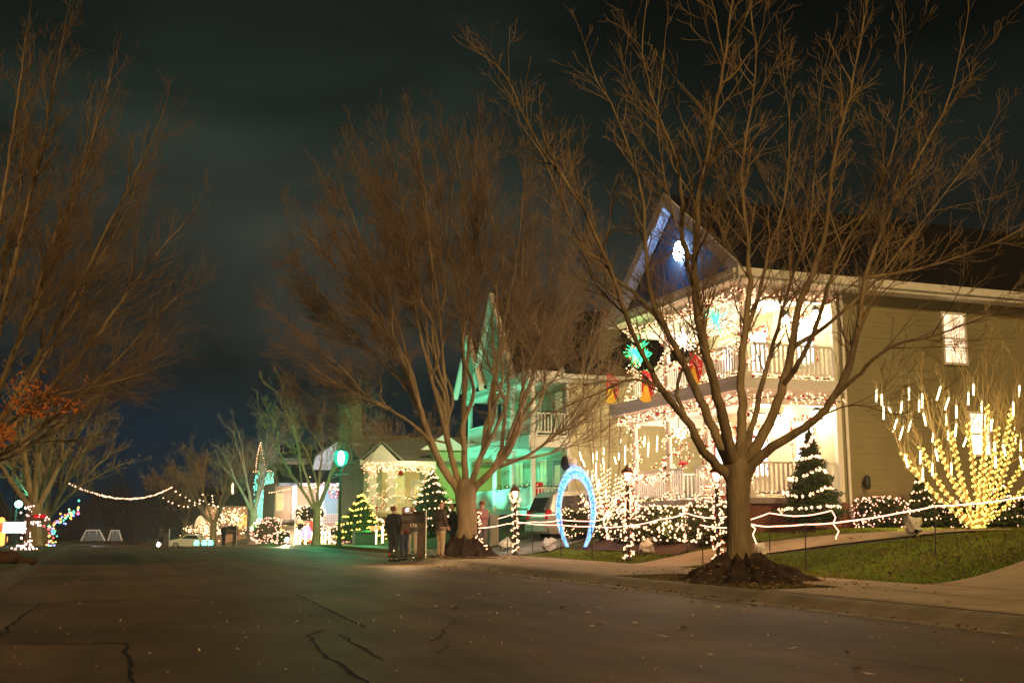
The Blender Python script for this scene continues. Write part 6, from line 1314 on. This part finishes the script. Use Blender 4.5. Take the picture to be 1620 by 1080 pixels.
b = MB(); b.smooth = True; c_ = q+Vector((.42, -.1, 1.35)); b.ball(c_+Vector((-.13, 0, .02)), .13, 8, 6, .7); b.ball(c_+Vector((.13, 0, .02)), .13, 8, 6, .7); b.ball(c_, .06, 6, 5); solo('red_bow', b, mat('red_bow', (.7, .02, .05), .5), c_, 'large red bow beside the pink-lit post', 'bow')
point('bow_light', c_+Vector((0, -.6, .1)), (1, .4, .3), 3, .1); point('post_glow', q+Vector((.1, -.7, .7)), (1, .55, .35), 9, .2)
cols4 = [((.1, 1, .5), 'green'), ((1, .35, .08), 'orange'), ((1, .08, .1), 'red'), ((.2, .25, 1), 'blue'), ((1, .7, .15), 'yellow')]
q = at(82, 872, 60); q.z = gz(q.x, q.y); t = thing('lit_shrub', q, 'tall shrub with red green blue and orange lights by the left trees', 'lit shrub'); pts = [at(rr.gauss(80, 4), rr.uniform(830, 868), 58+rr.gauss(0, .3)) for _ in range(34)]+[at(84+u*42, 829-u*24+rr.gauss(0, 5), 58+rr.gauss(0, .3)) for u in [rr.random() for _ in range(46)]]
obj('stems', MB().tube([q, q+Vector((0, 0, .8)), at(84, 826, 58), at(124, 806, 58)], [.06, .05, .03, .01], 6), M['twig'], t)
for i, (c, nm) in enumerate(cols4): obj(f'{nm}_bulbs', bulbs(pts[i::5], .06), glow(f'{nm}_bulb', c, 1.7), t, kind='stuff')
q = at(20, 870, 52); q.z = gz(q.x, q.y); t = thing('lit_board', q, 'blown-out white-blue lit board on two dark legs at the left edge', 'lit board'); za, zb = at(20, 843, 52).z, at(20, 825, 52).z
for x in (-.32, .15): obj('leg', MB().box(q.x+x-.04, q.x+x+.04, q.y-.04, q.y+.04, q.z-.05, za), M['metal_dark'], t)
obj('board', MB().box(q.x-.5, q.x+.5, q.y-.06, q.y+.04, za, zb), M['white'], t); obj('screen', MB().box(q.x-.46, q.x+.46, q.y-.075, q.y-.062, za+.04, zb-.04), glow('board_glow', (.62, .9, 1), 5), t); point('board_light', q+Vector((0, -.9, 1.2)), (.6, .85, 1), 10, .3)
for px, py, s, lab in ((5, 868, 1.0, 'orange glowing snowman figure at the left edge'), (-3, 870, .8, 'smaller orange glowing figure at the very left edge')):
    q = at(px-6, py+2, 54); q.z = gz(q.x, q.y); t = thing('glowing_snowman', q, lab, 'light figure'); b = MB(); b.smooth = True; b.ball(q+Vector((0, 0, .33)), .34*s, 10, 8); obj('base_ball', b, glow('amber_figure', (1, .36, .07), 1.3), t); b = MB(); b.smooth = True; b.ball(q+Vector((0, 0, .82*s+.08)), .22*s, 10, 8); obj('middle_ball', b, glow('red_figure', (1, .10, .03), .9), t); b = MB(); b.smooth = True; b.ball(q+Vector((0, 0, 1.14*s+.08)), .16*s, 10, 8); obj('head', b, glow('amber_figure', (1, .36, .07), 1.3), t)
q = at(21, 872, 64); q.z = gz(q.x, q.y); zt2 = at(27, 797, 64).z; t = thing('street_lamp', q, 'small teal-green street lamp at the left edge', 'street lamp'); b = MB(); b.lathe(q, [(.1, 0), (.06, .5), (.05, zt2-q.z-.3)], 8); obj('post', b, M['metal_dark'], t); g = MB(); g.smooth = True; g.ball((q.x+.1, q.y, zt2), .2, 10, 8); obj('globe', g, glow('teal_globe', (.2, 1, .85), 14), t); point('teal_light', (q.x, q.y-.6, zt2), (.15, 1, .7), 90, .2)
lightstring([at(0, 822, 55), at(6, 832, 55), at(1, 833, 55)], 'few pink bulbs at the left edge', gap=.2, br=.06, bulb=M['bulbpink'])
b = MB(); q = at(8, 888, 30); q.z = gz(q.x, q.y); b.smooth = True; b.lathe(q, [(.3, -.05), (.5, .05), (.42, .22), (.15, .32)], 9); b.lathe(q+Vector((.55, -.2, 0)), [(.2, -.05), (.3, .05), (.2, .14)], 8); solo('leaf_heap', b, M['mulch'], q, 'dark low heap on the left verge at the picture edge', 'leaf heap')
# teal pair of lights on the far verge
q = at(318, 858, 90); t = thing('path_light', q, 'pair of teal glowing ground lights on the far verge', 'path light')
for x in (-.35, .25, .75): obj('lamp', MB().lathe(q+Vector((x, 0, -.2)), [(.18, 0), (.2, .2), (.12, .4)], 8), glow('teal_lamp', (.12, 1, .7), 2.6), t)
point('teal_light', q+Vector((.2, -.8, .3)), (.1, 1, .65), 40, .2)
# goal frames beyond the crest
for px, wd, lab in ((147, 19, 'white goal frame standing at the end of the street'), (182, 11, 'smaller grey goal frame right of the white one, at the end of the street')):
    W = 150; t = thing('goal_frame', at(px, 854, W), lab, 'goal'); b = MB(); P = [at(px-wd, 855, W), at(px-wd*.55, 838.5, W), at(px+wd*.55, 838.5, W), at(px+wd, 855, W)]; b.tube(P, .10, 6); b.tube([at(px-wd*.3, 855, W+1), at(px-wd*.3, 839, W)], .07, 6); b.tube([at(px+wd*.3, 855, W+1), at(px+wd*.3, 839, W)], .07, 6); obj('frame', b, M['white'], t)
    nb = MB(); nb.prism([P[0]+FWD*.3, P[1]+FWD*.3, P[2]+FWD*.3, P[3]+FWD*.3], FWD*.02); obj('net', nb, mat('goal_net', (.16, .18, .2), .9), t)
point('goal_light', at(150, 838, 144), (.9, .95, 1), 160, 1)
# flag post and rail bits on far right behind crape myrtle: brick pier
b = MB(); b.box(25.6, 26.3, 24.2, 25.2, .6, 2.3); t = thing('brick_pier', (25.9, 24.7, 1), 'dark brick pier at the right edge beyond the crape myrtle', 'pier'); obj('pier', b, M['brick'], t); obj('cap', MB().box(25.5, 26.4, 24.1, 25.3, 2.301, 2.42), M['concrete'], t)

# ------------------------------------------------------------------ people
def skinmesh(name, verts, edges, root, m, parent, sub=2):
    me = bpy.data.meshes.new(name); me.from_pydata([v[:3] for v in verts], edges, []); o = bpy.data.objects.new(name, me); COL.objects.link(o)
    md = o.modifiers.new('skin', 'SKIN'); md.use_smooth_shade = True; sv = me.skin_vertices[0].data
    for i, v in enumerate(verts): rx = v[3]; ry = v[4] if len(v) > 4 else rx; sv[i].radius = (rx, ry); sv[i].use_root = (i == root)
    s = o.modifiers.new('sub', 'SUBSURF'); s.levels = sub; s.render_levels = sub
    bpy.context.view_layer.update(); ev = o.evaluated_get(bpy.context.evaluated_depsgraph_get()); m2 = bpy.data.meshes.new_from_object(ev); bpy.data.objects.remove(o); bpy.data.meshes.remove(me)
    m2.name = name; m2.materials.clear(); m2.materials.append(m); m2.shade_smooth()
    n = link(bpy.data.objects.new(name, m2)); n.parent = parent; LOC[n.name] = LOC[parent.name]; return n
def person(p, yaw, h, label, coat, trousers, hair=None, hairlen=.0, arms='down', stout=1.0, coatlen=.0, stance=.10, shoe=None, hat=None, tilt=0):
    k = h/1.72; t = thing('person', p, label, 'person'); t.rotation_euler = (0, 0, yaw)
    def S(v): return tuple(x*k for x in v)
    # arms: per side elbow, wrist
    A = {'down': ((.25, .02, 1.12), (.26, .10, .88)), 'pockets': ((.29, -.04, 1.12), (.22, .10, .96)), 'phone': ((.24, .06, 1.12), (.12, .30, 1.22)), 'folded': ((.25, .06, 1.12), (.04, .20, 1.14))}
    V = [(0, 0, .95, .13*stout, .105*stout), (0, .0, 1.12, .12*stout, .10*stout), (0, .0, 1.30, .15, .105), (0, -.005, 1.43, .07), (0, .005, 1.49, .05), (0, .02, 1.56, .075, .085), (0, .015, 1.65, .078, .09), (0, .01, 1.70, .05, .06), (0, .095, 1.575, .014)]
    Ed = [(0, 1), (1, 2), (2, 3), (3, 4), (4, 5), (5, 6), (6, 7), (5, 8)]
    V += [(.078, .015, 1.60, .012), (-.078, .015, 1.60, .012)]; Ed += [(5, 9), (5, 10)]
    sh = {}
    for sd in (-1, 1):
        b0 = len(V); V += [(sd*stance*.9, 0, .88, .085*stout), (sd*stance, .015, .50, .058), (sd*stance*1.05, -.01, .10, .04), (sd*stance*1.15, .13, .03, .036, .024)]
        Ed += [(0, b0), (b0, b0+1), (b0+1, b0+2), (b0+2, b0+3)]
        a0 = len(V); e, w_ = A[arms if not isinstance(arms, tuple) else arms[0 if sd < 0 else 1]]
        V += [(sd*.17, 0, 1.39, .06), (sd*e[0], e[1], e[2], .043), (sd*w_[0], w_[1], w_[2], .03)]; Ed += [(2, a0), (a0, a0+1), (a0+1, a0+2)]
        d = (Vector((sd*w_[0], w_[1], w_[2]))-Vector((sd*e[0], e[1], e[2]))).normalized(); o_ = Vector((0, 1, 0)); o_ = (o_-d*o_.dot(d)).normalized(); u = d.cross(o_)
        wr = Vector((sd*w_[0], w_[1], w_[2])); pm = wr+d*.07; pi = len(V); V.append((pm.x, pm.y, pm.z, .030, .018)); Ed.append((a0+2, pi)); sh[sd] = (wr, d)
        for f, ln in enumerate((.055, .065, .07, .062)):
            off = o_*((f-1.5)*.02); q0 = pm+d*.035+off; q1 = q0+d*ln*.6+u*(.01*sd); q2 = q1+d*ln*.35+u*(.025*sd); b1 = len(V); V += [(*q0, .0095), (*q1, .0085), (*q2, .007)]; Ed += [(pi, b1), (b1, b1+1), (b1+1, b1+2)]
        q0 = wr+d*.045+o_*.032; q1 = q0+d*.035+o_*.02; b1 = len(V); V += [(*q0, .011), (*q1, .009)]; Ed += [(pi, b1), (b1, b1+1)]
    body = skinmesh('body', [S(v) for v in V], Ed, 0, M['skin'], t, 1)
    # coat
    C = [(0, 0, .90-coatlen, .18*stout, .15*stout), (0, 0, 1.0, .175*stout, .145*stout), (0, 0, 1.15, .165*stout, .135*stout), (0, 0, 1.32, .19, .13), (0, -.005, 1.43, .10, .095), (0, .0, 1.475, .075)]; E2 = [(0, 1), (1, 2), (2, 3), (3, 4), (4, 5)]
    for sd in (-1, 1):
        e, w_ = A[arms if not isinstance(arms, tuple) else arms[0 if sd < 0 else 1]]; a0 = len(C); C += [(sd*.18, 0, 1.385, .085), (sd*e[0], e[1], e[2], .066), (sd*w_[0], w_[1], w_[2], .052)]; E2 += [(3, a0), (a0, a0+1), (a0+1, a0+2)]
    skinmesh('coat', [S(v) for v in C], E2, 1, coat, t)
    Tn = [(0, 0, .96, .145*stout, .12*stout)]; E3 = []
    for sd in (-1, 1):
        b0 = len(Tn); Tn += [(sd*stance*.9, 0, .86, .105*stout), (sd*stance, .015, .50, .078), (sd*stance*1.05, -.005, .09, .062)]; E3 += [(0, b0), (b0, b0+1), (b0+1, b0+2)]
    skinmesh('trousers', [S(v) for v in Tn], E3, 0, trousers, t)
    for sd in (-1, 1): skinmesh('shoe', [S(v) for v in [(sd*stance*1.05, -.05, .055, .045), (sd*stance*1.08, .04, .05, .046, .045), (sd*stance*1.16, .16, .035, .045, .03)]], [(0, 1), (1, 2)], 0, shoe or M['blackcloth'], t, 1)
    Hn = [(0, -.02, 1.70, .088), (0, -.045, 1.62, .098, .092)]; E4 = [(0, 1)]
    if hairlen: Hn += [(0, -.06, 1.62-hairlen, .10, .06)]; E4 += [(1, 2)]
    skinmesh('hair' if not hat else 'knit_hat', [S(v) for v in Hn], E4, 0, hair or M['hair'], t, 1)
    return t
def ppos(px, py, W=None):
    q = hit(px, py) if W is None else at(px, py, W); q.z = gz(q.x, q.y)+.0; return q
dkcoat = mat('charcoal_coat', (.022, .022, .03), .85, .3, 8); brn = mat('brown_jacket', (.09, .065, .055), .85, .25, 8); khaki = mat('khaki_cloth', (.52, .40, .26), .85, .1, 8); jean = mat('blue_jeans', (.09, .12, .2), .9, .2, 8); maroon = mat('maroon_vest', (.16, .035, .04), .85, .2, 8)
def gp2(px, py, W): q = at(px, py, W); return Vector((q.x, q.y, max(gz(q.x, q.y), rz(q.y)+.0)))
person(gp2(622, 879, 35.2), R(-55), 1.76, 'stout person in dark coat and dark trousers, leftmost of the pair by the mailbox', dkcoat, M['blackcloth'], mat('brown_hair', (.12, .06, .03), .8), .10, 'pockets', 1.22, .12)
person(gp2(639, 878, 36.0), R(30), 1.74, 'person in maroon vest and blue jeans close behind the stout one in dark coat', maroon, jean, M['hair'], 0, ('down', 'phone'), 1.0)
person(gp2(652, 876, 37.2), R(150), 1.66, 'person in light trousers mostly hidden behind the numbered mailbox', mat('grey_coat', (.05, .045, .06), .9), mat('pale_cloth', (.5, .42, .36), .85), M['hair'], .08, 'folded', 1.0)
person(gp2(697, 879, 34.9), R(-75), 1.76, 'person in brown jacket and khaki trousers standing left of the middle trunk', brn, khaki, M['hair'], 0, ('down', 'pockets'), 1.1)
person(gp2(716, 876, 36.0), R(80), 1.72, 'person in black clothes half hidden by the middle trunk', dkcoat, M['blackcloth'], M['hair'], .05, 'phone', 1.05)
person(gp2(762, 874, 36.6), R(20), 1.8, 'person in pale pink jacket half hidden behind the right of the middle trunk', mat('pink_jacket', (.34, .17, .16), .8), mat('grey_trousers', (.16, .15, .17), .85) if 1 else mat('pale_cloth', (.5, .42, .36), .85), mat('ginger_hair', (.35, .13, .05), .8), .05, 'phone', 1.05)
person(gp2(353, 868, 84), R(-60), 1.75, 'lone person in dark clothes far down the verge by the mailboxes', dkcoat, M['blackcloth'], M['hair'], 0, 'pockets', 1.0)
lightstring([at(757, 808, 35.0), at(760, 820, 34.9), at(757, 832, 34.9), at(756, 848, 34.8), at(764, 858, 34.7), at(770, 868, 34.6)], 'warm string lights dangling down the right side of the middle trunk', gap=.055, br=.028, jit=.05)
b = MB(); q = at(644, 806, 35.6); b.box(q.x-.035, q.x+.035, q.y-.006, q.y+.006, q.z-.06, q.z+.06); solo('phone', b, glow('phone_screen', (.6, .62, 1), 3), q, 'small lit phone held up by the person in maroon', 'phone')
point('tree_fill', at(640, 850, 31.5), (1, .62, .3), 62, .5)  # added fill for the middle tree and the people, no lamp stands there
# ------------------------------------------------------------------ thin scattering volume added to give the lamps a soft glow
hz = MB().box(-70, 90, -20, 330, -4, 40); ho = obj('glow_volume', hz, []); ho['kind'] = 'stuff'
hm = bpy.data.materials.new('glow_scatter'); hm.use_nodes = True; nt = hm.node_tree; nt.nodes.remove(nt.nodes['Principled BSDF'])
pv = nd(nt, 'ShaderNodeVolumePrincipled'); pv.inputs['Density'].default_value = .0008; pv.inputs['Color'].default_value = (.8, .8, .8, 1); pv.inputs['Anisotropy'].default_value = .78
nt.links.new(pv.outputs[0], nt.nodes['Material Output'].inputs['Volume']); ho.data.materials.append(hm)
